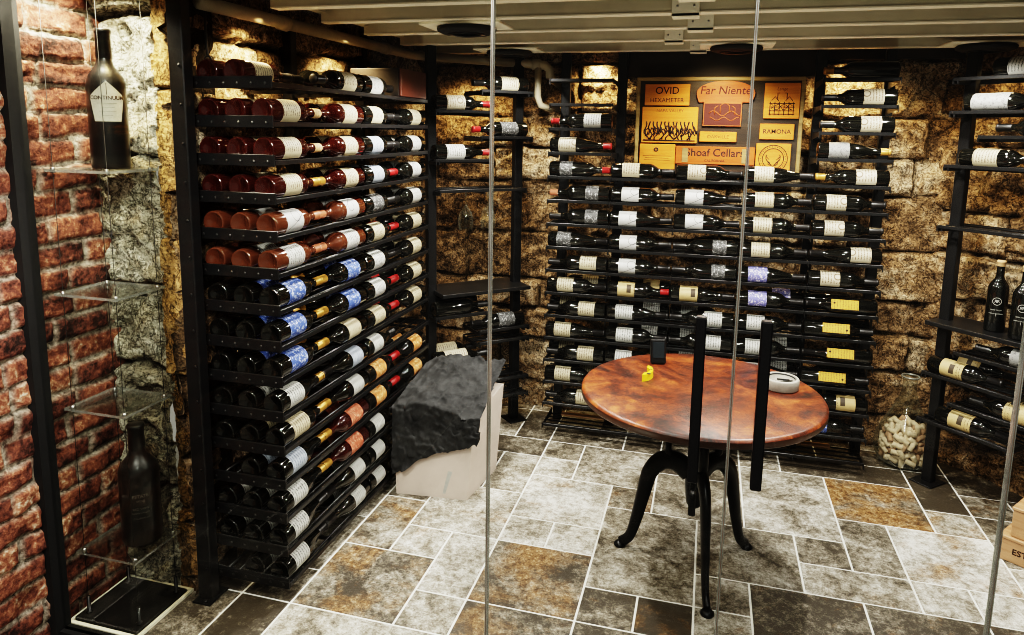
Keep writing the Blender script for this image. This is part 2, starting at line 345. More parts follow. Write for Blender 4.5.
# ------------------------------------------------------------------ numpy noise + masonry walls
def vnoise(x,y,seed):
    xi=np.floor(x).astype(np.int64);yi=np.floor(y).astype(np.int64);xf=x-xi;yf=y-yi
    u=xf*xf*(3-2*xf);w=yf*yf*(3-2*yf)
    def h(a,b):
        n=(a*374761393+b*668265263+seed*1274126177)&0xffffffff
        n=((n^(n>>13))*1274126177)&0xffffffff
        return ((n^(n>>16))&0xffff)/65535.
    return (h(xi,yi)*(1-u)+h(xi+1,yi)*u)*(1-w)+(h(xi,yi+1)*(1-u)+h(xi+1,yi+1)*u)*w
def fbm(x,y,seed,oct=4):
    s=0;a=.5;t=0
    for i in range(oct): s=s+a*vnoise(x*2**i,y*2**i,seed+i*17);t+=a;a*=.55
    return s/t
def masonry(name,origin,u,n,L,H,mat,seed,res=.012,course=(.12,.26),block=(.18,.5),joint=.013,depth=.045,rough=.022,brick=None,tone0=.5,warp=.03):
    """a wall of stones laid in courses: one grid surface pushed out stone by stone"""
    rng=np.random.default_rng(seed)
    nu=int(L/res)+1;nz=int(H/res)+1
    U,Zz=np.meshgrid(np.linspace(0,L,nu),np.linspace(0,H,nz))
    Uw=U+(fbm(U*4,Zz*4,seed,3)-.5)*warp*2; Zw=Zz+(fbm(U*3+50,Zz*3,seed+3,3)-.5)*warp*2
    rows=[-.1]
    while rows[-1]<H+.1: rows.append(rows[-1]+(brick[1] if brick else rng.uniform(*course)))
    rows=np.array(rows); ri=np.clip(np.searchsorted(rows,Zw)-1,0,len(rows)-2)
    dz=np.minimum(Zw-rows[ri],rows[ri+1]-Zw)
    du=np.zeros_like(U);tone=np.zeros_like(U);off=np.zeros_like(U)
    for r in range(len(rows)-1):
        e=[-.6+(rng.uniform(0,.3) if not brick else (r%2)*brick[0]*.5)]
        while e[-1]<L+.6: e.append(e[-1]+(brick[0]*rng.uniform(.92,1.08) if brick else rng.uniform(*block)*(.6+.8*(rows[r+1]-rows[r])/course[1])))
        e=np.array(e);m=ri==r
        bi=np.clip(np.searchsorted(e,Uw[m])-1,0,len(e)-2)
        du[m]=np.minimum(Uw[m]-e[bi],e[bi+1]-Uw[m])
        tt=rng.uniform(-.22,.22,len(e)); oo=rng.uniform(-1,1,len(e))
        tone[m]=tone0+tt[bi]; off[m]=oo[bi]
    d=np.minimum(du,dz)+(fbm(U*22,Zz*22,seed+9,3)-.5)*joint*1.3
    k=np.clip(d/joint,0,1); k=k*k*(3-2*k)
    rg=(fbm(U*11,Zz*11,seed+21,6)-.5)*2.6
    rid=1-np.abs(fbm(U*7+9,Zz*13,seed+31,5)-.5)*6
    hgt=k*(depth+off*depth*.45)+rough*rg*k+rough*.7*np.clip(rid,-1,.5)*k+(1-k)*.004*rg
    mort=1-np.clip((d-joint*.15)/(joint*.6),0,1)
    u=Vector(u).normalized();n=Vector(n).normalized()
    P=np.array(origin)[None,None,:]+U[...,None]*np.array(u)+Zz[...,None]*np.array((0,0,1.))+hgt[...,None]*np.array(n)
    V=P.reshape(-1,3)
    idx=np.arange(nu*nz).reshape(nz,nu)
    q=np.stack([idx[:-1,:-1],idx[:-1,1:],idx[1:,1:],idx[1:,:-1]],-1).reshape(-1,4)
    if u.cross(Vector((0,0,1))).dot(n)<0: q=q[:,::-1]
    me=bpy.data.meshes.new(name); me.vertices.add(len(V)); me.vertices.foreach_set('co',V.ravel())
    me.loops.add(q.size); me.loops.foreach_set('vertex_index',q.ravel().astype(np.int32))
    me.polygons.add(len(q)); me.polygons.foreach_set('loop_start',np.arange(0,q.size,4,dtype=np.int32))
    me.update(calc_edges=True); me.polygons.foreach_set('use_smooth',np.ones(len(q),bool))
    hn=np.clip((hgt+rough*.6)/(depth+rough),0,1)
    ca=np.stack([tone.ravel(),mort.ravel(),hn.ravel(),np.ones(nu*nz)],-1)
    a=me.color_attributes.new('tone','FLOAT_COLOR','POINT'); a.data.foreach_set('color',ca.ravel().astype(np.float32))
    me.materials.append(mat); me.update()
    return struct(name,me)

CEIL=1.87; YB=3.68; XL=-1.55
WH=2.0
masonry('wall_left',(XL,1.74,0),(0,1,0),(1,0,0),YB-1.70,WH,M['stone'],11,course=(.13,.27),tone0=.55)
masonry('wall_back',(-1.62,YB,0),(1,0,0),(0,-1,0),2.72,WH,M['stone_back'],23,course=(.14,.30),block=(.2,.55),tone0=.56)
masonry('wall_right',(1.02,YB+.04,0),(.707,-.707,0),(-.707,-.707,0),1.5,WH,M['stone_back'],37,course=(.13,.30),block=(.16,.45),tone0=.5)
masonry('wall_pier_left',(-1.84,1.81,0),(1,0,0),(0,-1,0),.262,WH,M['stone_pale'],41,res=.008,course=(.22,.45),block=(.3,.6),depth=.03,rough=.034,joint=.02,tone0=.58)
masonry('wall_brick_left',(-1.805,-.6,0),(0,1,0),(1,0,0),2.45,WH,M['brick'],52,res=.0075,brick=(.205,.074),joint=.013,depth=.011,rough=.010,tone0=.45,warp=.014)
mb=MB(); mb.box((2.05,-.8,0),(2.15,2.8,WH)); struct('wall_right_side',mb.mesh('wall_right_side',M['stone_back']))

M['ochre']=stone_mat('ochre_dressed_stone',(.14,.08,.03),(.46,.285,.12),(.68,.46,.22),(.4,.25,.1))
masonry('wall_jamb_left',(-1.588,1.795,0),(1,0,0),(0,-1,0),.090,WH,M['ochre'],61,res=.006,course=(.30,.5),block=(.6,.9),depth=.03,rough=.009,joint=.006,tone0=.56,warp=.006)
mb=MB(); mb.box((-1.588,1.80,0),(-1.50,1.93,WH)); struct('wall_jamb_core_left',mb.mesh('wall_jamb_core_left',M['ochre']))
# ------------------------------------------------------------------ floor: tiles in a modular pattern, one cell = .177 m
U0=.177;X0=-1.21;Y0=1.80
known=[(0,0,2,2,.52,.45),(2,0,3,1,.05,.55),(2,1,3,3,.32,.6),(0,2,1,4,.55,.5),(1,2,2,3,.45,.62),(1,3,3,5,.42,.6),(0,4,1,6,.4,.5),
 (2,5,3,7,.18,.55),(3,6,4,7,.1,.62),(3,7,4,8,.12,.5),(3,4,5,6,.46,.66),(3,3,4,4,.12,.62),(4,3,5,4,.3,.62),(3,1,5,3,.62,.45),(4,6,6,8,.08,.52),(5,5,6,6,.55,.5),
 (5,2,7,5,.12,.52),(5,1,6,2,.40,.42),(6,1,7,2,.45,.26),(6,5,8,7,.12,.5),(7,2,8,3,.18,.50),(7,3,9,5,.2,.52),(8,5,10,8,.02,.58),(9,4,10,5,.2,.46),
 (9,3,11,4,.38,.55),(10,4,11,6,.04,.52),(8,1,10,3,.42,.40),(10,1,12,3,.40,.44),(11,3,12,4,.36,.62),(11,4,13,6,.50,.66),(12,3,13,4,.12,.66),
 (10,6,12,8,.74,.46),(12,6,13,7,.5,.55),(12,7,13,9,.15,.36),(13,5,15,7,.2,.5),(13,3,15,5,.2,.6),(3,8,5,9,.06,.44),(5,8,6,9,.06,.42),(6,8,8,9,.3,.42),(8,8,9,9,.12,.5),(9,8,12,9,.1,.36),
 (2,8,3,10,.12,.42),(1,8,2,10,.4,.5),(0,8,1,10,.4,.5),(6,7,7,8,.25,.4),(7,7,8,8,.3,.45),(3,-1,5,1,.55,.42),(0,-1,3,0,.05,.58),(5,0,7,1,.2,.42)]
cell={};tiles=[]
GI0,GI1,GJ0,GJ1=-4,20,-14,13
for t in known:
    ok=all((i,j) not in cell for i in range(t[0],t[2]) for j in range(t[1],t[3]))
    if not ok: continue
    for i in range(t[0],t[2]):
        for j in range(t[1],t[3]): cell[(i,j)]=1
    tiles.append(t)
for j in range(GJ0,GJ1):
    for i in range(GI0,GI1):
        if (i,j) in cell: continue
        opts=[(2,2),(2,1),(1,2),(1,1),(3,2)]; random.shuffle(opts); opts+=[(1,1)]
        for w,h in opts:
            if all((a,b) not in cell and a<GI1 and b<GJ1 for a in range(i,i+w) for b in range(j,j+h)): break
        for a in range(i,i+w):
            for b in range(j,j+h): cell[(a,b)]=1
        tiles.append((i,j,i+w,j+h,random.choice([.05,.15,.3,.4]),random.uniform(.35,.6)))
vs=[];fs=[];cols=[]
def tile_quad(x0,y0,x1,y1,c):
    g=.0026; b=.0025; o=len(vs)
    a=[(x0+g,y0+g),(x1-g,y0+g),(x1-g,y1-g),(x0+g,y1-g)]; q=[(x0+g+b,y0+g+b),(x1-g-b,y0+g+b),(x1-g-b,y1-g-b),(x0+g+b,y1-g-b)]
    for x,y in a: vs.append((x,y,-.003))
    for x,y in q: vs.append((x,y,0.))
    fs.append((o+4,o+5,o+6,o+7))
    for k in range(4): n=(k+1)%4; fs.append((o+k,o+n,o+4+n,o+4+k))
    cols.extend([c]*8)
for t in tiles: tile_quad(X0+U0*t[0],Y0+U0*t[1],X0+U0*t[2],Y0+U0*t[3],(t[4],t[5],random.random(),1))
me=bpy.data.meshes.new('floor'); me.from_pydata(vs,[],fs); a=me.color_attributes.new('tone','FLOAT_COLOR','POINT')
a.data.foreach_set('color',np.array(cols,np.float32).ravel()); me.materials.append(M['tile'])
struct('floor',me)
mb=MB(); mb.box((-2.4,-.9,-.06),(2.4,4.1,-.0022)); struct('floor_grout',mb.mesh('floor_grout',M['grout']))

# ------------------------------------------------------------------ ceiling: joists, deck, header, pipe, discs
mb=MB(); mb.box((-2.2,1.38,2.0),(2.3,4.0,2.05)); struct('ceiling',mb.mesh('ceiling',M['deck']))
for y in (1.40,1.74,2.06,2.37,2.70,3.05,3.43):
    mb=MB(); x0=-1.38 if y>1.8 else -1.83
    mb.box((x0,y,CEIL+.004),(2.05,y+.045,2.0)); mb.box((x0,y-.002,CEIL),(2.05,y+.047,CEIL+.0045),1)
    struct('ceiling_beam',mb.mesh('ceiling_beam',[M['joist'],M['joist_edge_lit']]))
mb=MB(); mb.box((-1.40,1.775,1.905),(-1.36,3.6,2.0)); struct('trim_1',mb.mesh('trim_1',M['joist']))
mb=MB(); mb.box((-.42,3.56,1.76),(.44,3.62,2.0)); mb.box((.44,3.60,1.84),(1.05,3.63,2.0)); struct('trim_2',mb.mesh('trim_2',M['soffit']))
mb=MB(); mb.tube([(-1.44,1.80,1.848),(-1.44,3.24,1.853),(-1.435,3.32,1.853),(-1.40,3.36,1.852),(-.86,3.44,1.815),(-.80,3.45,1.81),(-.775,3.45,1.79),(-.772,3.45,1.75)],.0215,12)
for p,q in (((-1.44,2.2,1.848),(-1.44,2.24,1.848)),((-1.44,3.0,1.852),(-1.44,3.04,1.852)),((-.86,3.44,1.815),(-.82,3.447,1.812))): mb.tube([p,q],.026,12)
pp=tag(obj('ceiling_pipe',mb.mesh('ceiling_pipe',M['pipe'])),'beige painted pipe along the ceiling edge with an elbow in the corner','pipe')
mb=MB(); mb.tube([(-.83,3.44,1.80),(-.83,3.445,1.66),(-.82,3.46,1.62),(-.77,3.5,1.60)],.017,10); obj('drop_pipe',mb.mesh('drop_pipe',M['pipe']),pp)
for (x,y,lab) in ((-.87,2.50,'round black ceiling disc nearest the long side rack, on its pale plate'),(-.93,3.28,'round black ceiling disc above the narrow corner rack'),(.08,3.22,'round black ceiling disc above the crate-end display board'),(1.03,3.30,'round black ceiling disc above the angled rack by the crates')):
    o=empty('ceiling_light',(x,y,CEIL-.022),0,lab,'ceiling light','black ceiling discs')
    mb=MB(); mb.lathe([(.0,-.012),(.085,-.012),(.105,-.004),(.108,.006),(.10,.012),(.0,.012)],28); obj('disc',mb.mesh('disc',M['black_flat']),o)
    mb=MB(); mb.bbox((-.15,-.09,.0125),(.15,.09,.0215),.002); obj('mounting_plate',mb.mesh('mounting_plate',M['plate']),o)
    mb=MB(); mb.lathe([(.052,-.0135),(.06,-.016),(.068,-.0135)],24); obj('trim_ring',mb.mesh('trim_ring',M['black']),o)
for k,(x,y,w,lab) in enumerate(((-.06,2.06,.10,'nearest the glass doors'),(-.10,2.37,.085,'second from the glass doors'),(-.06,2.70,.09,'third from the glass doors'),(-.17,3.05,.075,'fourth from the glass doors'),(-.08,3.43,.075,'fifth, nearest the back wall'))):
    mb=MB(); mb.bbox((x-w*.5-.0,y-.010,CEIL-.012),(x+w*.5,y+.055,CEIL-.0008),.002)
    mb.bbox((x-w*.5,y-.010,CEIL-.012),(x+w*.5,y-.0025,CEIL+.045),.001)
    for s in(-.3,.3): mb.lathe([(0,0),(.004,0),(.003,.002),(0,.002)],8,1,frame((x+w*s,y-.010,CEIL+.02),(1,0,0),(0,-1,0)))
    tag(obj('joist_plate',mb.mesh('joist_plate',[M['plate'],M['steel']])),'pale square plate under a ceiling joist, '+lab,'plate','pale plates on the joists')

# ------------------------------------------------------------------ glass front
YG=1.49
def pane(name,x0,x1,z0=.012,z1=2.0,y=YG,parent=None):
    mb=MB(); mb.box((x0,y,z0),(x1,y+.010,z1))
    mb.m=[1,1,0,1,0,1]
    return mb.mesh(name,[M['pane'],M['edge']])
struct('window_1',pane('window_1',-1.785,-.464))
d1=struct('door_1',pane('door_1',-.458,.068)); d2=struct('door_2',pane('door_2',.0745,.583))
struct('window_2',pane('window_2',.589,1.75))
M['seal']=edge_mat()
M['seal_dark']=simple('dark_seal_core',(.22,.16,.12),.4)
for i,x in enumerate((-.461,.0712,.586)):
    mb=MB(); mb.box((x-.0028,1.487,.012),(x-.0009,1.503,2.0)); mb.box((x+.0009,1.487,.012),(x+.0028,1.503,2.0)); mb.box((x-.0009,1.489,.012),(x+.0009,1.502,2.0),1)
    struct('trim_%d'%(i+3),mb.mesh('trim_%d'%(i+3),[M['seal'],M['seal_dark']]))
def pull(par,x,y0,y1,z0,z1,w=.011):
    mb=MB(); mb.bbox((x-w,y0-w,z0),(x+w,y0+w,z1),.003)
    h=obj('pull_handle',mb.mesh('pull_handle',M['black']),par)
    mb=MB()
    for z in (z0+.06,z1-.06): mb.tube([(x,y0,z),(x,y1,z)],.006,10)
    obj('standoff',mb.mesh('standoff',M['black']),h)
pull(d1,.001,1.45,YG,.775,1.132); pull(d1,.004,1.53,YG+.01,.655,1.09,.008)
pull(d2,.127,1.45,YG,.777,1.134); 
mb=MB(); mb.box((-1.825,1.465,0),(-1.775,1.515,2.0)); mb.box((-1.775,1.475,0),(-1.53,1.512,.012)); struct('window_1_frame',mb.mesh('window_1_frame',M['black_flat']))

# ------------------------------------------------------------------ bottles
BL=.284; BR=.0368
def prof_bordeaux(L=BL,r=BR):
    k=L/.284
    return [(.0,.012*k),(r*.55,.009*k),(r*.82,.0015),(r*.93,.0),(r,.006*k),(r,.165*k),(r*.985,.176*k),(r*.88,.189*k),(r*.66,.201*k),(r*.47,.211*k),(r*.395,.222*k),(r*.37,.275*k),(r*.41,.276*k),(r*.41,.282*k),(r*.36,.284*k),(.0,.284*k)]
def prof_burgundy(L=BL,r=BR):
    k=L/.284
    return [(.0,.014*k),(r*.55,.010*k),(r*.82,.0015),(r*.93,.0),(r,.006*k),(r,.125*k),(r*.97,.140*k),(r*.86,.160*k),(r*.68,.183*k),(r*.5,.204*k),(r*.40,.225*k),(r*.375,.274*k),(r*.42,.275*k),(r*.42,.281*k),(r*.36,.284*k),(.0,.284*k)]
_c={}
def bottle_me(shape,glass):
    k=('b',shape,glass)
    if k not in _c:
        mb=MB(); mb.lathe(prof_bordeaux() if shape=='bx' else prof_burgundy(),22,cap0=False,cap1=False); _c[k]=mb.mesh('bottle_glass',M['g_'+glass])
    return _c[k]
def label_me(lab,z0,z1,half,r=BR,n=14):
    k=('l',lab,round(z0,4),round(z1,4),half,r)
    if k not in _c:
        mb=MB(); vs=[];fs=[]
        for z in (z0,z1):
            for i in range(n+1):
                a=-half+2*half*i/n; vs.append(((r+.0006)*math.cos(a),(r+.0006)*math.sin(a),z))
        for i in range(n): fs.append((i,i+1,n+2+i,n+1+i))
        mb.add(vs,fs,0,True); _c[k]=mb.mesh('label',M['l_'+lab] if lab!='tag' else M['tag'])
    return _c[k]
def capsule_me(col,short):
    k=('c',col,short)
    if k not in _c:
        mb=MB(); z0=.262 if short else (.228 if col=='black' else .246); r=BR
        mb.lathe([(r*.40 ,z0),(r*.415,z0+.001),(r*.395,.2745),(r*.43,.2755),(r*.43,.2825),(r*.36,.2848),(.0,.2850)],16,cap0=False,cap1=False); _c[k]=mb.mesh('capsule',M['c_'+col])
    return _c[k]
def bottle(mw,label,group,glass='d',lab=None,cap='black',shape='bx',z0=.055,z1=.145,half=1.45,tagged=False,extra=None):
    o=obj('wine_bottle',bottle_me(shape,glass),mw=mw); tag(o,label,'bottle',group)
    if shape=='bg': z1=min(z1,.122); z0=min(z0,.042)
    if lab: obj('label',label_me(lab,z0,z1,half),o)
    if cap: obj('capsule',capsule_me(cap,cap=='cork'),o)
    if tagged:
        k='tagme'
        if k not in _c:
            mb=MB(); mb.bbox((BR+.001,-.021,.075),(BR+.0035,.021,.185),.001)
            mb.lathe([(.0,0),(.0045,0),(.0045,.0006),(.0,.0006)],12,1,frame((BR+.0035,.006,.172),(0,1,0),(1,0,0)))
            mb.tube([(BR+.003,.006,.174),(BR*.8,.004,.20),(BR*.42,.0,.226)],.0012,6,1); _c[k]=mb.mesh('neck_tag',[M['tag'],M['ink']])
        obj('neck_tag',_c[k],o)
    return o
ORD=['','first','second','third','fourth','fifth','sixth','seventh','eighth','ninth','tenth','eleventh','twelfth','thirteenth','fourteenth','fifteenth','sixteenth']
GN={'d':'dark','r':'ruby','p':'salmon','matte':'black'}
def zk(k): return .05+.1112*k

# ------------------------------------------------------------------ long side rack
XO=-1.207; XI=-1.478
LR=empty('wine_rack',(-1.34,2.36,0),0,'tall black steel rack of close shelves along the side wall, three bottles deep','wine rack')
inv=Matrix.Translation((1.34,-2.36,0))
def post_mesh(x,y,w=.046,d=.03,top=CEIL):
    mb=MB(); mb.bbox((x-w/2,y-d/2,0.),(x+w/2,y+d/2,top),.003)
    return mb
for y in (1.752,2.335,2.895):
    px=-1.474 if y<2 else -1.499
    mb=post_mesh(px,y,.05,.04)
    for k in range(15): mb.lathe([(0,0),(.005,0),(.004,.003),(0,.003)],8,0,frame((px+.012,y-.0205,zk(k)+.06),(1,0,0),(0,-1,0)))
    me=mb.mesh('post',M['black']); me.transform(inv); p=obj('post',me,LR)
    mb=MB(); mb.bbox((px-.030,y-.045,0.),(px+.036,y+.05,.006),.002); mb.lathe([(0,.006),(.008,.006),(.007,.011),(0,.011)],6,0,Matrix.Translation((px+.012,y-.034,0)))
    me=mb.mesh('foot_plate',M['black']); me.transform(inv); obj('foot_plate',me,p)
DX=(-1.432,-1.340,-1.250)
mb=MB(); Y1=2.958
for x in DX:
    for s in (-.021,.021): mb.tube([(x+s,1.80,.010),(x+s,Y1,.010)],.0042,6)
mb.bbox((XO-.008,1.80,.002),(XO,Y1,.016),.001)
for y in (2.08,2.335,2.62,2.895): mb.box((XI,y-.004,-.004),(XO-.002,y+.004,.007))
mb.box((XI,Y1-.004,-.004),(XO,Y1,.022))
shelf_me=mb.mesh('shelf',M['black']); shelf_me.transform(inv)
mb=MB(); mb.bbox((XI-.012,1.793,-.002),(XO,1.80,.033),.0015)
for i in range(6): mb.lathe([(0,0),(.0045,0),(.0035,.002),(0,.002)],8,1,frame((XI+.02+i*.046,1.793,.013),(1,0,0),(0,-1,0)))
M['screw']=simple('dark_screw',(.05,.05,.05),.4,.6)
plate_me=mb.mesh('end_plate',[M['black'],M['screw']]); plate_me.transform(inv)
for k in range(15):
    s=obj('shelf',shelf_me,LR,loc=(0,0,zk(k))); obj('end_plate',plate_me,s)
LROWS={14:[('r',None,'black'),('r','cream','black'),None,('d','cream','black'),('d','white','black'),None],
13:[('r',None,'cork'),('r','cream','cork'),('r','cream','cork'),('r','cream','cork'),('d','cream','black'),('d','cream','black')],
12:[('r',None,'cork'),('r','cream','cork'),('r','cream','cork'),('r','cream','cork'),('d','pale blue','black'),('d','white','black')],
11:[('r',None,'gold'),('r','cream','gold'),('r','cream','gold'),('r','cream','gold'),('d','pale blue','red'),('d','sketched white','red')],
10:[('p',None,'pink'),('p','sketched white','pink'),('p','sketched white','pink'),('p','sketched white','pink'),('d','smoky','black'),('d','white','black')],
9:[('p',None,'pink'),('p','white','pink'),('p','white','pink'),('p','white','pink'),('d','cream','red'),('d','cream','red')],
8:[('d',None,'gold'),('d','blue','gold'),('d','blue','gold'),('d','blue','gold'),('d','white','black'),('d','cream','black')],
7:[('d',None,'gold'),('d','blue','gold'),('d','blue','gold'),('d','blue','gold'),('d','white','red'),('d','cream','red')],
6:[('d',None,'gold'),('d','blue','gold'),('d','blue','gold'),('d','cream','gold'),('d','cream','red'),('d','cream','red')],
5:[('d',None,'gold'),('d','white','gold'),('d','white','gold'),('d','pale blue','black'),('d','white','black'),None],
4:[('d',None,'gold'),('d','cream','gold'),('d','cream','gold'),('d','white','gold'),('d','orange','red'),('d','orange','red')],
3:[None,('d','pale blue','gold'),('d','pale blue','gold'),('r','scarlet','gold'),('d','orange','red'),('d','orange','red')],
2:[('d','white','gold'),('d','white','gold'),('d','white','gold'),('r','scarlet','gold'),('d','white','black'),('d','white','black')],
1:[('d','white','black'),('d','white','black'),('d','white','black'),('d','white','black'),('d','white','black'),None],
0:[None,('d','white','black'),('d','white','black'),('d','white','black'),('d','white','black'),None]}
ycol=[(1.803,1),(2.374,-1),(2.378,1),(2.951,-1)]
def lbottle(k,ci,di,spec,pos,showlab=True):
    g,lab,cap=spec; y,s=ycol[ci]; roll=random.uniform(.35,.75)
    mw=frame((DX[di],y+s*random.uniform(0,.004),zk(k)+.0460),(math.cos(roll),0,math.sin(roll)),(0,s,0))
    name=(f'{GN[g]} bottle, {lab} label, ' if (lab and showlab) else f'{GN[g]} bottle, ')+f'{ORD[15-k]} shelf down of long side rack, {pos}'
    bottle(mw,name,'bottles in the long side rack',g,lab,cap,'bg' if g=='d' and lab in('white','pale blue') and k<6 else 'bx',half=1.5)
for k,row in LROWS.items():
    for di,pos in ((0,'wallside at near end'),(1,'middle at near end'),(2,'outermost at near end')):
        if row[di]: lbottle(k,0,di,row[di],pos,di==2)
    for ci,w in ((1,'second'),(2,'third'),(3,'last')):
        sp=row[ci+2]
        if sp:
            lbottle(k,ci,2,sp,f'{w} from near end' if w!='last' else 'outermost at far end')
            lbottle(k,ci,1,sp,f'behind {w} from near end' if w!='last' else 'behind outermost at far end',False)
# wooden box and cable on top shelf
o=empty('wine_box',(-1.30,2.816,zk(14)+.0170),0,'dark red wooden box on the top shelf of the long side rack','box')
mb=MB(); mb.bbox((-.13,-.145,0),(.085,.12,.112),.003); obj('box_body',mb.mesh('box_body',M['box_dark']),o)
mb=MB(); mb.bbox((.085,-.143,.001),(.094,.118,.111),.002); mb.bbox((-.13,.12,0),(.09,.126,.112),.001); obj('end_panel',mb.mesh('end_panel',M['wood_box']),o)
mb=MB(); mb.tube([(-1.47,1.86,1.84),(-1.468,1.858,1.78),(-1.462,1.852,1.72),(-1.455,1.848,1.70)],.004,8); mb.tube([(-1.455+.012*math.cos(a),1.846,1.69+.012*math.sin(a)) for a in np.linspace(0,6.2,12)],.003,6)
tag(obj('hanging_cable',mb.mesh('hanging_cable',M['cable'])),'thin dark cable hanging above the top shelf beside the near post','cable')

# ------------------------------------------------------------------ back wall rack
BKR=empty('wine_rack',(0,3.42,0),0,'wide black steel rack of shelves on the back wall below the crate ends','wine rack')
inv=Matrix.Translation((0,-3.42,0)); XE=.7285; XM=.4365; YF=3.262
for x in (-.70,-.425,.455,.735):
    mb=post_mesh(x,3.50,.044,.036); me=mb.mesh('post',M['black']); me.transform(inv); obj('post',me,BKR)
def back_shelf(x0,x1,brk,cuts=()):
    mb=MB()
    for y in (3.30,3.39):
        for s in (-.021,.021): mb.tube([(x0,y+s,.010),(x1,y+s,.010)],.0042,6)
    mb.bbox((x0,YF,.002),(x1,YF+.006,.016),.001)
    for x in brk:   # pointed bracket arms, deeper towards the posts
        t=.0016; vs=[]
        for dx in (-t,t): vs+=[(x+dx,YF-.006,-.012),(x+dx,YF-.006,.018),(x+dx,YF+.02,.012),(x+dx,3.49,.012),(x+dx,3.49,-.022),(x+dx,YF+.02,-.004)]
        mb.add(vs,[(0,1,2,5),(5,2,3,4),(6,11,8,7),(11,10,9,8)]+[(i,i+6,(i+1)%6+6,(i+1)%6) for i in range(6)])
    me=mb.mesh('shelf',M['black']); me.transform(inv); return me
full=back_shelf(-XE,XE,(-XE,-XM,-.1455,.1455,XM,XE)); lft=back_shelf(-XE,-XM,(-XE,-XM)); rgt=back_shelf(XM,XE,(XM,XE))
for k in range(12): obj('shelf',full,BKR,loc=(0,0,zk(k)))
for k in range(12,16): obj('shelf',lft,BKR,loc=(0,0,zk(k))); obj('shelf',rgt,BKR,loc=(0,0,zk(k)))
# wooden slats seen on the lowest shelves
for x,k,y in ((-.55,0,3.40),(.50,0,3.40),(.52,1,3.39)):
    mb=MB(); mb.bbox((x-.11,y-.018,zk(k)+.0145),(x+.11,y+.018,zk(k)+.024),.002)
    tag(obj('wooden_slat',mb.mesh('wooden_slat',M['crate_tan'])),{(-.55,0):'thin tan wooden slat on the lowest back shelf, end by the corner rack',(.50,0):'thin tan wooden slat on the lowest back shelf, end by the glass vessel',(.52,1):'thin tan wooden slat on the shelf above the lowest, by the glass vessel'}[(x,k)],'slat')
# columns: x span centres; +1 = neck towards +x
R_='r';L_='l'
BROWS={15:[None]*4+[('d',None,'gold',L_)],
14:[None]*4+[('d','sealed cream','black',L_)],
13:[('d','white','red',L_)]+[None]*3+[('d','sealed cream','black',L_)],
12:[('d','sealed cream','red',R_)]+[None]*3+[('d','grey','gold',R_)],
11:[('d','smoky','red',R_),('d','cream','black',R_),('d','sealed cream','black',R_),('d','cream','black',R_),('d','sealed cream','gold',L_)],
10:[('d','smoky','pink',L_),('d','sketched white','black',R_),('d','sketched white','black',R_),('d','cream','black',R_),('d','sealed cream','black',R_)],
9:[('d','smoky','black',L_),('d','sketched white','black',R_),('d','sketched white','black',R_),('d','cream','black',R_),('d','sealed cream','black',R_)],
8:[('d','smoky','black',R_),('d','sketched white','black',R_),('d','smoky','black',L_),('d','cream','black',R_),('d','sealed cream','black',L_)],
7:[('d','cream','black',L_),('d','sketched white','black',R_),('d','smoky','black',L_),('d','violet','black',R_),('d','sealed cream','black',R_)],
6:[('d','cream','black',R_),('d','yellow','red',R_),('d','yellow','black',R_),('d','violet','black',R_),('d','tag','black',L_)],
5:[('d','cream','black',L_),('d','white','black',R_),('d','white','black',L_),('d','white','black',R_),('d','tag','black',R_)],
4:[('d','cream','black',R_),('d','white','black',R_),('d','white','black',L_),('d','white','black',R_),('d','tag','black',L_)],
3:[('d','cream','black',L_),('d','white','black',R_),('d','white','black',L_),('d','white','black',R_),('d','tag','black',R_)],
2:[('d','cream','black',R_),('d','white','black',R_),('d','white','black',L_),('d','cream','black',R_),('d','yellow','black',L_)],
1:[('d','cream','black',L_),('d','cream','black',R_),('d','cream','black',L_),('d','cream','black',R_),('d','blue','black',R_)],0:[None]*5}
xc=[-.582,-.291,0.,.291,.582]
for k,row in BROWS.items():
    for c,sp in enumerate(row):
        if not sp: continue
        g,lab,cap,dr=sp; s=1 if dr==R_ else -1
        for dep in range(2):
            if dep==1 and (k>6 or (k*5+c)%4==0 or (k<2 and c in(0,4))): continue
            tg=lab=='tag' and dep==0; lb=None if lab=='tag' else lab
            roll=random.uniform(.25,.6); sh='bg' if (c*3+k)%4==0 else 'bx'
            sp_=s if dep==0 else -s
            mw=frame((xc[c]-sp_*.1425+random.uniform(-.001,.001),3.30 if dep==0 else 3.39,zk(k)+.0460),(0,-math.cos(roll),math.sin(roll)),(sp_,0,0))
            first='dark bottle' if dep or not (lb or tg) else (f'dark bottle, {lb} label' if lb else 'dark bottle, yellow tag')
            pos=f'{ORD[c+1]} from corner rack'
            bottle(mw,f'{first}, {ORD[16-k]} shelf down of back rack, '+('behind ' if dep else '')+pos,'bottles in the back wall rack',g,lb,cap,sh,tagged=tg,z0=.05,z1=.128 if lab!='smoky' else .11,half=1.3)

# display board with crate ends
o=empty('display_board',(.02,3.50,1.30),0,'dark board in a gilt frame on the back wall holding printed crate ends','display board')
mb=MB(); mb.bbox((-.36,-.012,0),(.36,.012,.445),.002); obj('backing_board',mb.mesh('backing_board',M['board']),o)
mb=MB()
for lo,hi in (((-.375,-.022,.437),(.375,.014,.455)),((-.375,-.022,-.006),(-.357,.014,.437)),((.357,-.022,-.006),(.375,.014,.437))): mb.bbox(lo,hi,.003)
obj('frame',mb.mesh('frame',M['frame_wood']),o)
YP=3.4872
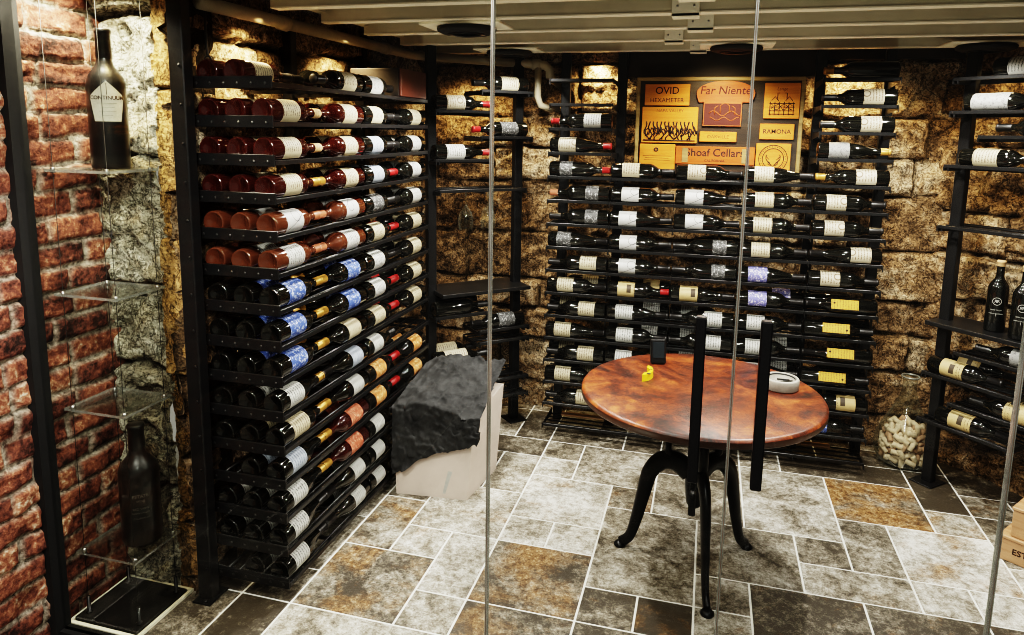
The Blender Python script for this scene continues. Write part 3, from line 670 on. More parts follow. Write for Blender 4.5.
# pixel of board -> plane coordinates were measured; panels in metres: x0,x1,z0,z1
def panel(x0,x1,z0,z1,label,mat='crate',outline=None,t=.012):
    cx,cz=(x0+x1)/2,(z0+z1)/2
    p=empty('crate_end',(cx,YP,cz),0,label,'crate panel','printed crate ends on the board')
    mb=MB()
    if outline is None: mb.bbox((x0-cx,-t,z0-cz),(x1-cx,0,z1-cz),.002)
    else:
        n=len(outline); vs=[(x-cx,-t,z-cz) for x,z in outline]+[(x-cx,0,z-cz) for x,z in outline]
        mb.add(vs,[tuple(range(n)),tuple(range(n,2*n))[::-1]]+[(i,(i+1)%n,(i+1)%n+n,i+n) for i in range(n)])
    obj('panel',mb.mesh('panel',M[mat]),p); return p,-t
def put_text(p,t,s,size,x,z,mat='ink',bold=.0,shear=0.):
    R=Matrix(((1,shear,0,x),(0,0,-1,t),(0,1,0,z),(0,0,0,1)))
    me=text_mesh(s,size,M[mat],mw=R,bold=bold); return obj('lettering',me,p)
def art(p,t,strokes,w=.0018,mat='ink',name='engraving'):
    mb=MB()
    for st in strokes:
        pts=[(x,t-.0005,z) for x,z in st]; mb.tube(pts,w,5)
    return obj(name,mb.mesh(name,M[mat]),p)
S=.00449
def PX(x): return -.315+(x-646)*.00449
def PZ(y): return 1.722-(y-84.7)*.00464
def pbox(a,b,c,d): return PX(a),PX(c),PZ(d),PZ(b)
p,t=panel(*pbox(646,84.7,692,106),'yellow crate end printed OVID, in the upper corner of the board')
put_text(p,t,'OVID',.046,0,.018,bold=.0004); put_text(p,t,'HEXAMETER',.028,0,-.026)
p,t=panel(*pbox(644,107.5,701.4,143.7),'large orange crate end printed with a row of dancing dark scrollwork')
put_text(p,t,'NAPA VALLEY',.020,0,.066,'ink_soft')
rr=random.Random(3); st=[]
for i in range(13):
    x=-.108+i*.018; ph=rr.uniform(0,6)
    st.append([(x+.016*math.sin(ph+q*.9)*(1-q/9),-.068+q*.0105) for q in range(9)])
    st.append([(x+.011*math.cos(a+ph)+.008,-.03+.013*math.sin(a+ph)+rr.uniform(-.015,.015)) for a in np.linspace(0,4.6,9)])
st.append([(-.12,-.072),(.12,-.072)])
art(p,t,st,.0032)
p,t=panel(*pbox(642.8,145,680,171.5),'plain yellow crate end with a small dark crest, lowest corner of board')
art(p,t,[[(-.006+.008*math.cos(a),.036+.008*math.sin(a)) for a in np.linspace(0,6.3,10)]],.003)
for z,w in ((.006,.13),(-.004,.11),(-.014,.12)): art(p,t,[[(-w/2,z),(w/2,z)]],.0008,'ink_soft','engraving')
# mushroom-topped panel
out=[]
x0,x1=PX(706.5),PX(744.5); xa,xb=PX(699),PX(756.5); zb=PZ(126); zs=PZ(102.5); zm=PZ(93); zt=PZ(81.5); cx=(xa+xb)/2
out+=[(x0,zb),(x1,zb),(x1,zs)]
out+=[(xb-.012,zs-.001),(xb,zm-.012)]
for a in np.linspace(0,PI,15): out.append((cx+(xb-xa)/2*math.cos(a),zm+(zt-zm)*math.sin(a)))
out+=[(xa,zm-.012),(xa+.012,zs-.001),(x0,zs)]
p,t=panel(xa,xb,zb,zt,'orange arch-topped crate end with dark red script, middle of the board','crate_red',out)
zc=(zb+zt)/2
put_text(p,t,'Far Niente',.052,0,.058,'ink_red',.0004,.12)
mb=MB(); mb.box((x0-cx+.004,t-.0008,zb-zc+.004),(x1-cx-.004,t,zs-zc-.006)); obj('painted_scene',mb.mesh('painted_scene',M['ink_red']),p)
st=[[(-.07+q*.014,-.045+.012*math.sin(q*1.1)) for q in range(11)],[(-.065+q*.013,-.07+.008*math.cos(q*1.3)) for q in range(11)],[(-.02,-.045),(-.02,-.01),(0,.006),(.02,-.01),(.02,-.045)],[(-.045,-.05),(-.045,-.02),(-.03,-.01)],[(.045,-.05),(.045,-.02),(.03,-.01)]]
art(p,t-.0008,st,.002,'crate_red')
p,t=panel(*pbox(704,131.6,741,141.8),'narrow tan crate end beneath the arch-topped panel')
put_text(p,t,'OAKVILLE',.022,0,0,'ink_soft')
p,t=panel(*pbox(680.6,146.5,760,164.5),'long orange crate end printed with a two-word cellar name','crate_red')
put_text(p,t,'Shoaf Cellars',.050,.0,.012,'ink',.0006); put_text(p,t,'CALIFORNIA',.016,0,-.024,'ink')
for sx in(-.135,.135):
    mb=MB(); mb.bbox((sx-.014,t-.002,-.034),(sx+.014,t,.034),.001); obj('metal_strap',mb.mesh('metal_strap',M['frame_wood']),p)
p,t=panel(*pbox(765.6,83.6,799.6,118),'yellow crate end with a drawn house behind a fence')
put_text(p,t,'Lange',.020,0,.052,'ink_soft',0,.2)
st=[[(-.055,z),(.055,z)] for z in (-.06,-.045,-.028,-.012)]+[[(x,-.065),(x,-.005)] for x in (-.05,-.03,-.01,.01,.03,.05)]
st+=[[(-.045,.0),(-.03,.018),(-.015,.0)],[(.015,.0),(.03,.018),(.045,.0)],[(-.02,.01),(-.02,.034),(-.012,.034)],[(.02,.01),(.02,.034),(.012,.034)]]+[[(-.045+q*.01,-.035+.008*math.sin(q*2.)) for q in range(10)],[(-.045+q*.01,-.02+.006*math.cos(q*2.3)) for q in range(10)]]
art(p,t,st,.0016)
p,t=panel(*pbox(763.2,123,796.2,138.4),'small yellow crate end with one printed word, under the house panel')
put_text(p,t,'RAMONA',.028,0,0,'ink',.0003)
p,t=panel(*pbox(761,142.2,794.6,172),'yellow crate end stamped with a round sprig seal')
st=[[(.062*math.cos(a),.062*math.sin(a)) for a in np.linspace(0,2*PI,33)],[(.046*math.cos(a),.046*math.sin(a)) for a in np.linspace(0,2*PI,29)]]
for sg in(-1,1): st+=[[(sg*(.005+.026*math.sin(q*.35)),-.03+q*.008) for q in range(7)],[(sg*.012,-.02),(sg*.03,-.005)],[(sg*.016,-.005),(sg*.032,.012)]]
st+=[[(-.02,-.012),(-.02,-.026),(0,-.034),(.02,-.026),(.02,-.012)]]
art(p,t,st,.0017)
for a in np.linspace(.35,2*PI+.1,30): pass
mb=MB()
for a in np.linspace(0,2*PI,30,endpoint=False): mb.bbox((.054*math.cos(a)-.0022,t-.0008,.054*math.sin(a)-.0022),(.054*math.cos(a)+.0022,t,.054*math.sin(a)+.0022),.0004)
obj('seal_rim',mb.mesh('seal_rim',M['ink_soft']),p)

# ------------------------------------------------------------------ corner rack and angled rack
def angled_rack(org,u,label,posts,slab,levels):
    u=Vector(u).normalized(); back=Vector((0,0,1)).cross(u)   # local y = away from the room
    T=frame(org,u,(0,0,1))
    o=tag(obj('wine_rack',None,mw=T),label,'wine rack')
    for pu in posts:
        mb=post_mesh(pu,0,.044,.036); p=obj('post',mb.mesh('post',M['black']),o)
        mb=MB(); mb.bbox((pu-.05,-.06,0),(pu+.05,.05,.006),.002); obj('foot_plate',mb.mesh('foot_plate',M['black']),p)
    u0,u1,v0,v1,z=slab
    mb=MB(); mb.bbox((u0,v0,z-.018),(u1,v1,z),.002)
    s=obj('display_shelf',mb.mesh('display_shelf',M['black']),o)
    for (pu,a,b,z,full) in levels:
        mb=MB()
        for y in (-.060,.062):
            for q in(-.021,.021): mb.tube([(a,y+q,z+.010),(b,y+q,z+.010)],.0042,6)
        mb.bbox((a,-.102,z+.002),(b,-.096,z+.016),.001)
        for x in (a+.002,b-.002,pu): mb.box((x-.003,-.102,z-.010),(x+.003,.09,z+.006))
        mb.box((min(a,pu)-.0,.014,z-.008),(max(b,pu),.022,z+.008))
        obj('shelf',mb.mesh('shelf',M['black']),o)
    return T
UC=(.7071,.7071,0)
lv=[(.232,-.02,.26,1.665,0),(-.232,-.25,.03,1.568,0),(.232,-.02,.26,1.452,0),(-.232,-.25,.03,1.345,0),(0,-.23,.23,1.205,1),(-.232,-.25,.03,.608,0),(.232,-.02,.26,.515,0),(-.232,-.25,.03,.36,0),(.232,-.02,.26,.455,0),(.232,-.02,.26,.255,0),(.232,-.02,.26,.165,0)]
TC=angled_rack((-1.0865,3.26,0),UC,'narrow black steel rack standing across the stone corner',(-.232,.232),(-.225,.25,-.125,.11,.735),lv)
UR=(.69,-.724,0)
lv=[(.0,-.02,.52,1.715,1),(.0,-.02,.52,1.585,1),(.5,.10,.52,1.49,0),(.0,-.02,.52,1.372,1),(0,-.02,.52,1.125,1),(.5,.10,.52,.62,0),(0,-.02,.34,.503,0),(.5,.10,.52,.403,0),(0,-.02,.34,.298,0)]
TR=angled_rack((1.0,3.31,0),UR,'black steel rack set at an angle by the wooden crates and glass vessel',(0.,.5),(-.03,.54,-.10,.10,.735),lv)
def ab(T,u0,y,z,s,label,group,lab,cap='black',glass='d',shape='bx',**kw):
    roll=random.uniform(.25,.5)
    loc=frame((u0,y,z+.0460),(0,-math.cos(roll),math.sin(roll)),(s,0,0))
    return bottle(T@loc,label,group,glass,lab,cap,shape,**kw)
G='bottles in the corner rack'
ab(TC,.235,-.060,1.665,-1,'dark bottle with cream label, highest in the narrow corner rack',G,'cream')
ab(TC,-.245,-.060,1.568,1,'dark bottle with cream label and red capsule, second down in corner rack',G,'sealed cream','red')
ab(TC,.235,-.060,1.452,-1,'dark bottle with dusky label and red capsule, third down in corner rack',G,'smoky','red')
ab(TC,-.245,-.060,1.345,1,'dark bottle with white label and red capsule, fourth down in corner rack',G,'white','red')
ab(TC,-.245,-.060,.608,1,'unlabelled dark bottle in front, just under the corner rack display shelf',G,None)
ab(TC,-.245,.062,.608,1,'dark bottle behind another just under the corner rack display shelf',G,None)
ab(TC,.235,-.060,.515,-1,'dark bottle with smoky label, second below the corner rack display shelf',G,'smoky')
ab(TC,-.245,-.060,.36,1,'dark bottle with white figured label, above the carton in corner rack',G,'sealed cream',z0=.05,z1=.165)
ab(TC,-.245,.062,.36,1,'dark bottle with tan label, behind the white-labelled one above the carton',G,'cream',z0=.05,z1=.165)
# stemware hanging under the corner rack rail
gl=MB(); gl.lathe([(.030,0),(.029,-.002),(.004,-.006),(.0035,-.065),(.008,-.075),(.028,-.10),(.036,-.13),(.034,-.165),(.031,-.185)],20,cap0=False,cap1=False)
gme=gl.mesh('wine_glass',M['vessel'])
for uu,lb in((-.06,'clear stemmed glass hanging upside down in corner rack, beside the near post'),(.06,'clear stemmed glass hanging upside down in corner rack, beside the far post')):
    tag(obj('wine_glass',gme,mw=TC@Matrix.Translation((uu,-.02,1.205))),lb,'wine glass','hanging wine glasses')
G='bottles in the angled rack'
ab(TR,.12,-.060,1.715,1,'dark bottle with white label, highest in the angled rack',G,'white')
ab(TR,.025,-.060,1.585,1,'dark bottle with patterned white label, second level down of the angled rack',G,'grey',z0=.03,z1=.165)
ab(TR,.43,-.060,1.49,-1,'dark bottle with neck toward the post, third level down of angled rack',G,'smoky')
ab(TR,.03,-.060,1.372,1,'dark bottle with cream label, fourth level down of the angled rack',G,'cream')
ab(TR,.45,-.060,.62,-1,'dark bottle with grey label, just below the angled rack display shelf',G,'grey','black')
ab(TR,-.005,-.060,.503,1,'dark bottle with yellow label, front of pair below the standing bottles',G,'yellow')
ab(TR,-.005,.062,.503,1,'dark bottle with yellow label, behind its pair below the standing bottles',G,'yellow')
ab(TR,.45,-.060,.403,-1,'dark bottle with yellow label and neck toward post, front, second lowest level',G,'yellow')
ab(TR,.45,.062,.403,-1,'dark bottle with neck toward post, at the back, second lowest level',G,'yellow')
ab(TR,.05,-.060,.298,1,'dark bottle with yellow label, front of the lowest level, angled rack',G,'yellow')
ab(TR,.05,.062,.298,1,'dark bottle behind its pair on the lowest level of the angled rack',G,None)
# two standing bottles with a round monogram
def ring_me(r0,r1,wr,zc,mat,n=28):
    mb=MB(); vs=[];fs=[]
    for i in range(n):
        a=2*PI*i/n
        for r in(r0,r1):
            x,z=r*math.cos(a),r*math.sin(a); w=x/wr; vs.append(((wr+.0008)*math.cos(w),(wr+.0008)*math.sin(w),zc+z))
    for i in range(n):
        k=(i+1)%n; fs.append((2*i,2*i+1,2*k+1,2*k))
    mb.add(vs,fs); return mb.mesh('emblem_ring',mat)
for uu,yy,lb in ((.19,.0,'upright dark bottle with round monogram, nearer the post on angled rack shelf'),(.30,-.035,'upright dark bottle with round monogram, nearer the glass edge, angled rack shelf')):
    d=Vector((-1.1,-2.9,0)); loc=TR@Vector((uu,yy,.7358)); mw=frame(loc,(-loc.x,-loc.y,0),(0,0,1))
    b=bottle(mw,lb,'standing bottles on the angled rack','d',None,'cork','bx')
    b.children[0].scale=(1,1,1)
    e=obj('emblem',ring_me(.0135,.0155,BR,.125,M['silver']),b)
    obj('monogram',text_mesh('R',.017,M['silver'],wrap_r=BR+.0006,mw=Matrix.Translation((.0045,.125,0))),e)
    m2=text_mesh('R',.017,M['silver'],wrap_r=BR+.0006,mw=Matrix.Translation((-.0045,.125,0))@Matrix.Scale(-1,4,(1,0,0))); obj('monogram',m2,e)
    obj('lettering',text_mesh('NAPA VALLEY',.006,M['silver'],wrap_r=BR+.0006,mw=Matrix.Translation((0,.09,0))),b)
    obj('lettering',text_mesh('CABERNET SAUVIGNON',.0045,M['silver'],wrap_r=BR+.0006,mw=Matrix.Translation((0,.075,0))),b)

# ------------------------------------------------------------------ glass display case
mb=MB(); mb.bbox((-.115,-.105,0),(.115,.105,.016),.002)
CX,CY=-1.668,1.64
case=empty('display_case',(CX,CY,0),0,'tall clear glass case with four glass shelves in the brick corner','display case')
obj('base_plate',mb.mesh('base_plate',M['black']),case)
mb=MB()
for lo,hi in (((-.128,-.122,0),(.128,-.110,.010)),((-.128,.108,0),(.128,.120,.010)),((-.128,-.11,0),(-.118,.108,.010)),((.118,-.11,0),(.128,.108,.010))): mb.bbox(lo,hi,.001)
obj('base_frame',mb.mesh('base_frame',M['plate']),case)
mb=MB(); mb.box((.126,-.135,.010),(.132,.11,2.0)); obj('side_glass',mb.mesh('side_glass',[M['pane'],M['edge']]),case)
for z in (1.372,1.02,.678,.225):
    mb=MB(); mb.box((-.105,-.09,-.008),(.11,.095,0)); mb.m=[0,0,1,1,1,1]
    s=obj('glass_shelf',mb.mesh('glass_shelf',[M['pane'],M['edge']]),case,loc=(0,0,z))
    for x,y in ((-.09,-.075),(.095,-.075),(-.09,.08),(.095,.08)):
        mb=MB(); mb.lathe([(0,-.011),(.006,-.011),(.006,.004),(0,.004)],10,0,Matrix.Translation((x,y,0))); obj('clamp',mb.mesh('clamp',M['steel']),s)
for x,y in ((-.09,-.075),(.095,-.075),(-.09,.08),(.095,.08)):
    mb=MB(); mb.tube([(x,y,.016),(x,y,1.99)],.0010,6); w=obj('cable_rod',mb.mesh('cable_rod',M['cable']),case)
    mb=MB(); mb.lathe([(0,.016),(.010,.016),(.010,.020),(.0055,.022),(.0055,.070),(0,.070)],12,0,Matrix.Translation((x,y,0))); obj('cable_foot',mb.mesh('cable_foot',M['black']),w)
def magnum(loc,label,H,r,cap):
    mb=MB(); pr=prof_bordeaux(H,r); mb.lathe(pr,32,cap0=False,cap1=False)
    d=Vector((-loc[0],-loc[1],0)); o=tag(obj('wine_bottle',mb.mesh('bottle_glass',M['g_matte']),mw=frame(loc,d,(0,0,1))),label,'bottle','large bottles in the glass case')
    mb=MB(); k=H/.284; mb.lathe([(r*.40,.225*k),(r*.41,.226*k),(r*.39,.2742*k),(r*.43,.2752*k),(r*.43,.2828*k),(r*.36,.2846*k),(0,.285*k)],24,cap0=False,cap1=False); obj('capsule',mb.mesh('capsule',M['g_matte']),o)
    return o
b1=magnum((-1.645,1.655,1.3725),'large black bottle with pale pentagon label, on the upper glass shelf',.385,.0505,1)
# pentagon label wrapped on the glass
mb=MB(); r=.0505; vs=[];fs=[];NX=16;NZ=20
for j in range(NZ+1):
    z=.132+(.110)*j/NZ; hw=.034+.012*(z-.132)/.068 if z<.200 else .046*(1-(z-.200)/.042)
    for i in range(NX+1):
        x=-hw+2*hw*i/NX; a=x/r; vs.append(((r+.0007)*math.cos(a),(r+.0007)*math.sin(a),z))
for j in range(NZ):
    for i in range(NX): q=j*(NX+1)+i; fs.append((q,q+1,q+NX+2,q+NX+1))
mb.add(vs,fs,0,True); M['parch']=simple('grey_parchment',(.42,.40,.33),.7,0,.15,40)
lb=obj('label',mb.mesh('label',M['parch']),b1)
obj('lettering',text_mesh('CONTINUUM',.0145,M['ink'],wrap_r=r+.0009,mw=Matrix.Translation((0,.196,0)),bold=.0003),lb)
for z,w in ((.182,.055),(.171,.04),(.160,.05),(.149,.03)): obj('lettering',text_mesh('-'*int(w/.0022),.006,M['ink'],wrap_r=r+.0009,mw=Matrix.Translation((0,z,0))),lb)
mb=MB(); mb.box((r+.0006,-.0008,.205),(r+.0012,.0008,.236)); obj('emblem',mb.mesh('emblem',M['ink']),lb)
b2=magnum((-1.635,1.665,.2255),'large black bottle with embossed dark lettering, on the lowest glass shelf',.375,.057,0)
M['emboss']=simple('dark_embossing',(.10,.095,.085),.3)
for z,s_,w in ((.165,.014,'ESTATE'),(.150,.009,'WINE'),(.125,.010,'RED WINE'),(.112,.008,'NAPA VALLEY'),(.095,.008,'CALIFORNIA')):
    obj('lettering',text_mesh(w,s_,M['emboss'],wrap_r=.0575,mw=Matrix.Translation((0,z,0)),depth=.0008),b2)

# ------------------------------------------------------------------ round table
TX,TY,TZ=.012,2.375,.645
tb=empty('round_table',(TX,TY,0),0,'round table with burnished red-brown top on black iron legs','table')
mb=MB(); R=.398
mb.lathe([(0,TZ),(R-.012,TZ),(R-.004,TZ-.003),(R,TZ-.009)],72,0,cap0=False,cap1=False)
mb.lathe([(R,TZ-.009),(R,TZ-.026),(R-.006,TZ-.032),(0,TZ-.032)],72,1,cap0=False,cap1=False)
obj('tabletop',mb.mesh('tabletop',[M['tabletop'],M['table_edge']]),tb)
mb=MB(); mb.lathe([(0,.60),(.15,.60),(.155,.606),(.155,.6125),(0,.6125)],28); obj('mounting_flange',mb.mesh('mounting_flange',M['iron']),tb)
mb=MB(); mb.lathe([(0,.225),(.020,.225),(.026,.235),(.030,.26),(.034,.30),(.034,.37),(.028,.40),(.026,.56),(.034,.585),(.034,.602),(0,.602)],24); obj('column',mb.mesh('column',M['iron']),tb)
angs=[math.atan2(2.426-TY,-.239-TX),math.atan2(2.136-TY,.068-TX),math.atan2(2.541-TY,.203-TX)]
def bez(P,n=8):
    out=[]
    for i in range(len(P)-1):
        p0=Vector(P[max(i-1,0)]);p1=Vector(P[i]);p2=Vector(P[i+1]);p3=Vector(P[min(i+2,len(P)-1)])
        for k in range(n):
            t=k/n; out.append(.5*((2*p1)+(p2-p0)*t+(2*p0-5*p1+4*p2-p3)*t*t+(3*p1-p0-3*p2+p3)*t**3))
    out.append(Vector(P[-1])); return out
for a in angs:
    c,s=math.cos(a),math.sin(a)
    path=bez([(.02,.345),(.07,.372),(.120,.362),(.158,.312),(.180,.22),(.200,.125),(.222,.05),(.252,.018)])
    n=len(path); rs=[.040-.021*min(1,i/(n*.8)) for i in range(n)]
    mb=MB(); mb.tube([(p.x*c,p.x*s,p.y) for p in path],rs,10,flat=.62)
    lg=obj('leg',mb.mesh('leg',M['iron']),tb)
    mb=MB(); mb.lathe([(0,0),(.020,0),(.022,.004),(.021,.010),(.012,.018),(0,.020)],16,0,Matrix.Translation((.258*c,.258*s,0))); obj('foot',mb.mesh('foot',M['iron']),lg)
    mb=MB(); mb.tube([(q*c,q*s,z) for q,z in ((.05,.36),(.098,.405),(.098,.475),(.060,.525),(.026,.535))],.013,8,flat=1.3); obj('brace',mb.mesh('brace',M['iron']),tb)
# things on the table
TZ_=TZ+.0005
o=empty('handheld_gadget',(-.145,2.60,TZ_),.25,'small black upright device with a screen, at the rear table edge','gadget')
Tt=Matrix.Rotation(-.18,4,'X')
mb=MB(); mb.bbox((-.028,-.011,.002),(.028,.011,.092),.004,0,Tt); obj('case',mb.mesh('case',M['black']),o)
mb=MB(); mb.bbox((-.021,-.0125,.022),(.021,-.0108,.082),.001,0,Tt); obj('screen',mb.mesh('screen',M['screen']),o)
mb=MB(); mb.tube([(-.016,.014,.05),(-.016,.045,.004),(.016,.045,.004),(.016,.014,.05)],.003,6); obj('stand',mb.mesh('stand',M['black']),o)
o=empty('foil_cutter',(-.178,2.445,TZ_),-.1,'small curved yellow gadget lying on the table top','gadget')
mb=MB(); vs=[]
pts=[(.024*math.cos(t)-.018,.040*math.sin(t)) for t in np.linspace(-1.35,1.35,14)]; inn=[(.046*math.cos(t)-.060,.034*math.sin(t)) for t in np.linspace(.85,-.85,14)]
pl=[(x*1.5+.018,y*1.45) for x,y in pts]+[(x*1.0+.018+.012,y*1.2) for x,y in inn]; n=len(pl)
vs=[(x,y,0) for x,y in pl]+[(x*.95,y*.95,.024) for x,y in pl]
mb.add(vs,[tuple(range(n))[::-1],tuple(range(n,2*n))]+[(i,(i+1)%n,(i+1)%n+n,i+n) for i in range(n)]); obj('body',mb.mesh('body',M['yellow_plastic']),o)
mb=MB(); mb.bbox((.010,-.038,.0235),(.024,-.028,.0252),.0006); mb.bbox((.012,.012,.0235),(.022,.019,.0252),.0006); obj('slot',mb.mesh('slot',M['black_flat']),o)
o=empty('ashtray',(.275,2.475,TZ_),0,'round grey stoneware ashtray on the table top behind the door handle','ashtray')
mb=MB(); mb.lathe([(0,0),(.054,0),(.058,.004),(.058,.034),(.055,.038),(.046,.038),(.043,.034),(.041,.014),(0,.012)],32,cap0=False,cap1=False); obj('dish',mb.mesh('dish',M['ashtray']),o)
mb=MB(); mb.lathe([(.0415,.015),(.043,.0345),(.0465,.0384),(.0475,.0384)],32,cap0=False,cap1=False); mb.tube([(-.03,-.01,.022),(.036,.006,.026)],.003,8); mb.tube([(-.01,.03,.020),(.025,.0,.030)],.003,8); obj('rest',mb.mesh('rest',M['black_flat']),o)

# ------------------------------------------------------------------ glass vessel of corks
VX,VY=.935,3.475
o=empty('glass_vessel',(VX,VY,0),0,'big clear narrow-necked glass vessel of corks on the floor by the stone wall','vessel')
pr=[(.0,.004),(.07,.004),(.105,.018),(.124,.055),(.128,.09),(.120,.135),(.100,.185),(.075,.235),(.052,.285),(.036,.325),(.030,.36),(.030,.405),(.037,.415),(.037,.420)]
mb=MB(); mb.lathe(pr,40,cap0=False,cap1=False); obj('vessel_body',mb.mesh('vessel_body',M['vessel']),o)
mb=MB(); mb.tube([(.036*math.cos(a),.036*math.sin(a),.418) for a in np.linspace(0,2*PI,25)],.004,8); obj('lip',mb.mesh('lip',M['edge']),o)
cm=[]
for m in('cork','cork_dark'):
    mb=MB(); mb.lathe([(0,-.022),(.0105,-.022),(.0118,-.0205),(.0118,.0205),(.0105,.022),(0,.022)],12); cm.append(mb.mesh('cork',M[m]))
def rad(z):
    for (r0,z0),(r1,z1) in zip(pr,pr[1:]):
        if z0<=z<=z1: return r0+(r1-r0)*(z-z0)/max(1e-6,z1-z0)
    return .03
rc=random.Random(9); placed=[]
tries=0
while len(placed)<170 and tries<60000:
    tries+=1; z=rc.uniform(.024,.19); Rm=rad(z)-.0275
    a=rc.uniform(0,2*PI); q=Rm*math.sqrt(rc.uniform(.25,1)); p=Vector((q*math.cos(a),q*math.sin(a),z))
    if z>.15 and q<.02: pass
    if any((p-b).length<.0200 for b in placed): continue
    placed.append(p)
for i,p in enumerate(placed):
    out_=Vector((p.x,p.y,.0001)); d=Vector((rc.gauss(0,1),rc.gauss(0,1),rc.gauss(0,.8)))
    if out_.length>.06: d-=out_.normalized()*d.dot(out_.normalized())*.75
    ref=Vector((0,0,1)) if abs(d.normalized().z)<.9 else Vector((1,0,0))
    c=obj('wine_cork',cm[0 if rc.random()<.75 else 1],mw=frame(Vector((VX,VY,0))+p,ref,d)); tag(c,'pale wine cork heaped with the others inside the clear glass vessel','cork','corks in the glass vessel')

# ------------------------------------------------------------------ wine crates at the angled rack
def crate(loc,rz,w,d,h,label,txt,size,tx=0.):
    o=empty('wine_crate',loc,rz,label,'crate','wooden wine crates on the floor')
    mb=MB(); mb.bbox((0,0,0),(w,d,h-.012),.003); obj('crate_body',mb.mesh('crate_body',M['crate_tan']),o)
    mb=MB(); mb.bbox((-.003,-.003,h-.0115),(w+.003,d+.003,h),.002); obj('lid',mb.mesh('lid',M['crate_tan']),o)
    R=Matrix(((1,0,0,w*.5+tx),(0,0,-1,-.0004),(0,1,0,h*.46),(0,0,0,1)))
    obj('lettering',text_mesh(txt,size,M['ink'],mw=R,bold=.0005),o); return o
ra=math.atan2(-.60,.80)
crate((1.080,2.748,0),ra,.34,.24,.094,'lower wider tan wooden wine crate on the floor, another crate on top','ESTATE',.030,-.080)
crate((1.106,2.738,.0945),ra,.29,.20,.112,'upper tan wooden wine crate stacked on the wider crate','ESTATE',.030,-.035)

# ------------------------------------------------------------------ carton under cloth
o=empty('cardboard_carton',(-1.03,2.70,0),0,'pale pinkish carton on the tiles beside the long side rack','carton')
mb=MB()
A=[(-1.178,2.53),(-.880,2.56),(-.845,2.86),(-1.16,2.88)]
vs=[(x+1.03,y-2.70,0.) for x,y in A]+[(x*1.0+1.03+(.03 if i in(1,2) else -.01),y-2.70,.36 if i<2 else .40) for i,(x,y) in enumerate(A)]
mb.add(vs,[(0,3,2,1),(4,5,6,7),(0,1,5,4),(1,2,6,5),(2,3,7,6),(3,0,4,7)]); obj('carton_body',mb.mesh('carton_body',M['carton']),o)
mb=MB(); mb.add([(vs[0][0]+(vs[1][0]-vs[0][0])*f,vs[0][1]+(vs[1][1]-vs[0][1])*f-.001-.0*z,z) for f,z in((.66,.02),(.70,.02),(.86,.18),(.80,.20))],[(0,1,2,3)])
obj('paper_flap',mb.mesh('paper_flap',M['l_white']),o)
NU,NV=72,84; V=[];F=[]
for j in range(NV+1):
    v=j/NV
    for i in range(NU+1):
        u=i/NU
        x=-1.19+.37*u; drop=(.30-.20*u)
        s=v*(.36+drop)          # length along the cloth from the back edge
        top=.40
        if s<.36: y=2.90-s*1.02+.02*u; z=.375+.13*(1-s/.36)*(.5+.5*u)+.02*math.sin(u*5)
        else: y=2.90-.367+.02*u-.012-.02*(s-.36); z=.375-(s-.36)+.02*math.sin(u*5)*(1-(s-.36))
        wr=.013*(fbm(np.array(u*6),np.array(v*9),4,3)-.5)*2+.016*(.5-abs(fbm(np.array(u*5+v*4),np.array(v*13-u*7),8,4)-.5)*4)
        V.append((x+wr*.6,y-abs(wr),max(.02,z+wr+.010)))
for j in range(NV):
    for i in range(NU): q=j*(NU+1)+i; F.append((q,q+1,q+NU+2,q+NU+1))
mb=MB(); mb.add(V,F,0,True); tag(obj('cloth',mb.mesh('cloth',M['cloth'])),'rumpled dark grey cloth thrown over the pale carton','cloth')

# ------------------------------------------------------------------ lights
def spot(loc,to,power,col,size=110,blend=.6,rad=.04):
    l=bpy.data.lights.new('spot','SPOT'); l.energy=power; l.color=col; l.spot_size=math.radians(size); l.spot_blend=blend; l.shadow_soft_size=rad
    o=bpy.data.objects.new('ceiling_and_fill_spot',l); COL.objects.link(o); o.location=loc  # shared by ceiling spots, added fills and floor uplights
    o.rotation_euler=(Vector(to)-Vector(loc)).to_track_quat('-Z','Y').to_euler(); return o
W=(1.,.86,.66); NW=(1.,.95,.88)
for x,y in ((-.87,2.50),(-.80,3.12),(.08,3.12),(.86,3.02)): spot((x,y,CEIL-.045),(x*.97,y-.02,0),70 if y<2.6 else 22,NW,150,.5,.03)
for x,y,p in ((.47,2.55,75),(-.35,1.88,22),(1.05,1.9,22)): spot((x,y,CEIL+.01),(x*.95,y,0),p,NW,150,.5,.03)
# warm wall washers grazing the stone
for loc,to,p in (((-1.40,2.05,1.83),(-1.55,2.1,.6),24),((-1.40,2.62,1.83),(-1.55,2.7,.6),24),((-.55,3.56,1.84),(-.6,3.68,.5),14),((.60,3.54,1.84),(.6,3.68,.4),20),((1.10,3.30,1.83),(1.25,3.55,.5),15),((-1.2,3.45,1.80),(-1.3,3.68,.5),14)):
    spot(loc,to,p,(1.,.74,.40),130,.8,.03)
spot((.02,3.20,1.80),(.02,3.49,1.52),6,(1.,.80,.5),100,.8,.03)
spot((-1.66,1.60,1.97),(-1.70,1.66,0),42,(1.,.90,.70),110,.7,.02)
spot((-.95,.95,1.95),(-1.45,1.75,.5),55,NW,100,.8,.06)  # added spot outside the glass, brightens the near rack end
spot((-1.28,.75,1.95),(-1.68,1.66,.3),50,NW,60,.8,.05)  # added fill aimed low into the glass case
spot((-1.545,1.64,1.97),(-1.56,1.80,.75),26,(1.,.66,.24),42,.7,.02)
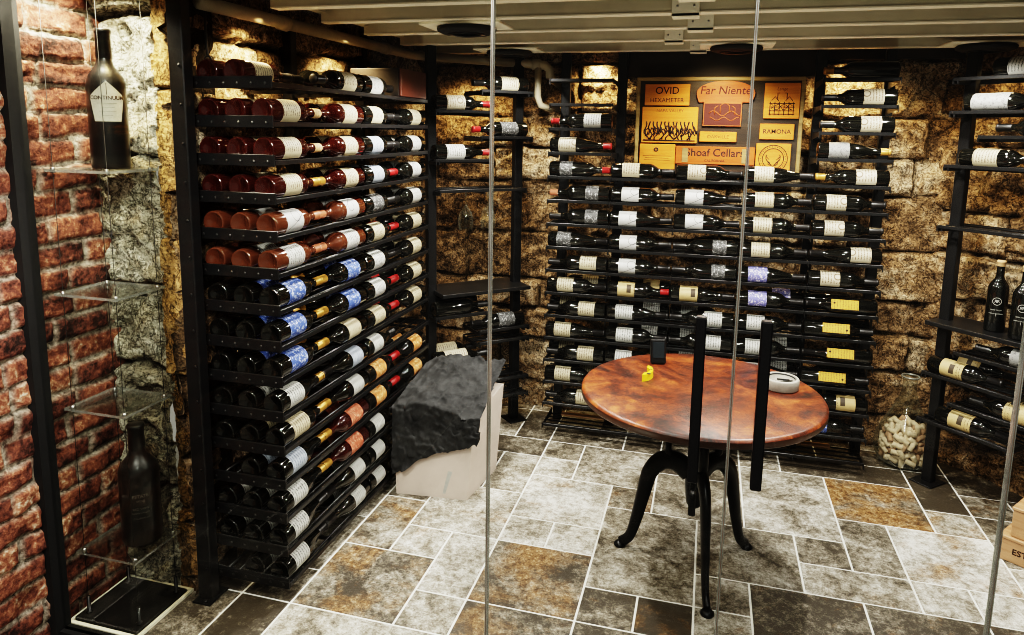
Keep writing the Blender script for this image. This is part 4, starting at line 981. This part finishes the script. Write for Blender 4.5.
def area(loc,to,power,size,col):
    l=bpy.data.lights.new('area','AREA'); l.energy=power; l.size=size; l.color=col
    o=bpy.data.objects.new('added_fill_lamp',l); COL.objects.link(o); o.location=loc; o.rotation_euler=(Vector(to)-Vector(loc)).to_track_quat('-Z','Y').to_euler(); return o
spot((-.6,1.22,1.96),(-.5,2.2,.2),16,NW,140,.6,.05); spot((.5,1.22,1.96),(.5,2.4,.2),16,NW,140,.6,.05)  # pair of fill spots added outside the doors for the front floor
for x in (-.55,.62): spot((x,1.62,.12),(x*1.1,2.75,1.9),16,(1.,.92,.76),75,.6,.06)  # unseen uplights near the floor, added to brighten the joists
area((-.25,-.20,2.40),(-.5,2.1,.7),20,.35,(1.,.98,.95))  # added fill lamp, above and behind the camera
w=bpy.data.worlds.new('room_world'); SC.world=w; w.use_nodes=True
w.node_tree.nodes['Background'].inputs[0].default_value=(.9,.85,.75,1); w.node_tree.nodes['Background'].inputs[1].default_value=.24

# ------------------------------------------------------------------ camera (24 mm-equivalent phone lens, image cropped from above)
def dirv(x,y):
    return Vector((x-512.,y-240.,710.)).normalized()
D=dirv(440,4800);Yv=dirv(712,128);Yv=(Yv-D*Yv.dot(D)).normalized();Xv=D.cross(Yv)
if Xv.dot(dirv(-2050,80))>0: Xv=-Xv
Zv=-D
def w_(c): c=Vector(c); return Vector((Xv.dot(c),Yv.dot(c),Zv.dot(c)))
rt=w_((1,0,0));dn=w_((0,1,0));fw=w_((0,0,1))
cd=bpy.data.cameras.new('camera'); cam=bpy.data.objects.new('camera',cd); COL.objects.link(cam)
m=Matrix.Identity(4)
for i in range(3): m[i][0]=rt[i];m[i][1]=-dn[i];m[i][2]=-fw[i]
m[2][3]=1.5; cam.matrix_world=m
cd.sensor_fit='HORIZONTAL'; cd.sensor_width=36; cd.lens=710./1024*36; cd.shift_y=-(317.5-240)/1024; cd.clip_start=.05
SC.camera=cam
SC.view_settings.view_transform='Filmic'
try: SC.view_settings.look='Very High Contrast'
except Exception: pass
SC.view_settings.exposure=.3
SC.cycles.filter_width=1.0; SC.cycles.max_bounces=8; SC.cycles.transparent_max_bounces=24; SC.cycles.use_denoising=True
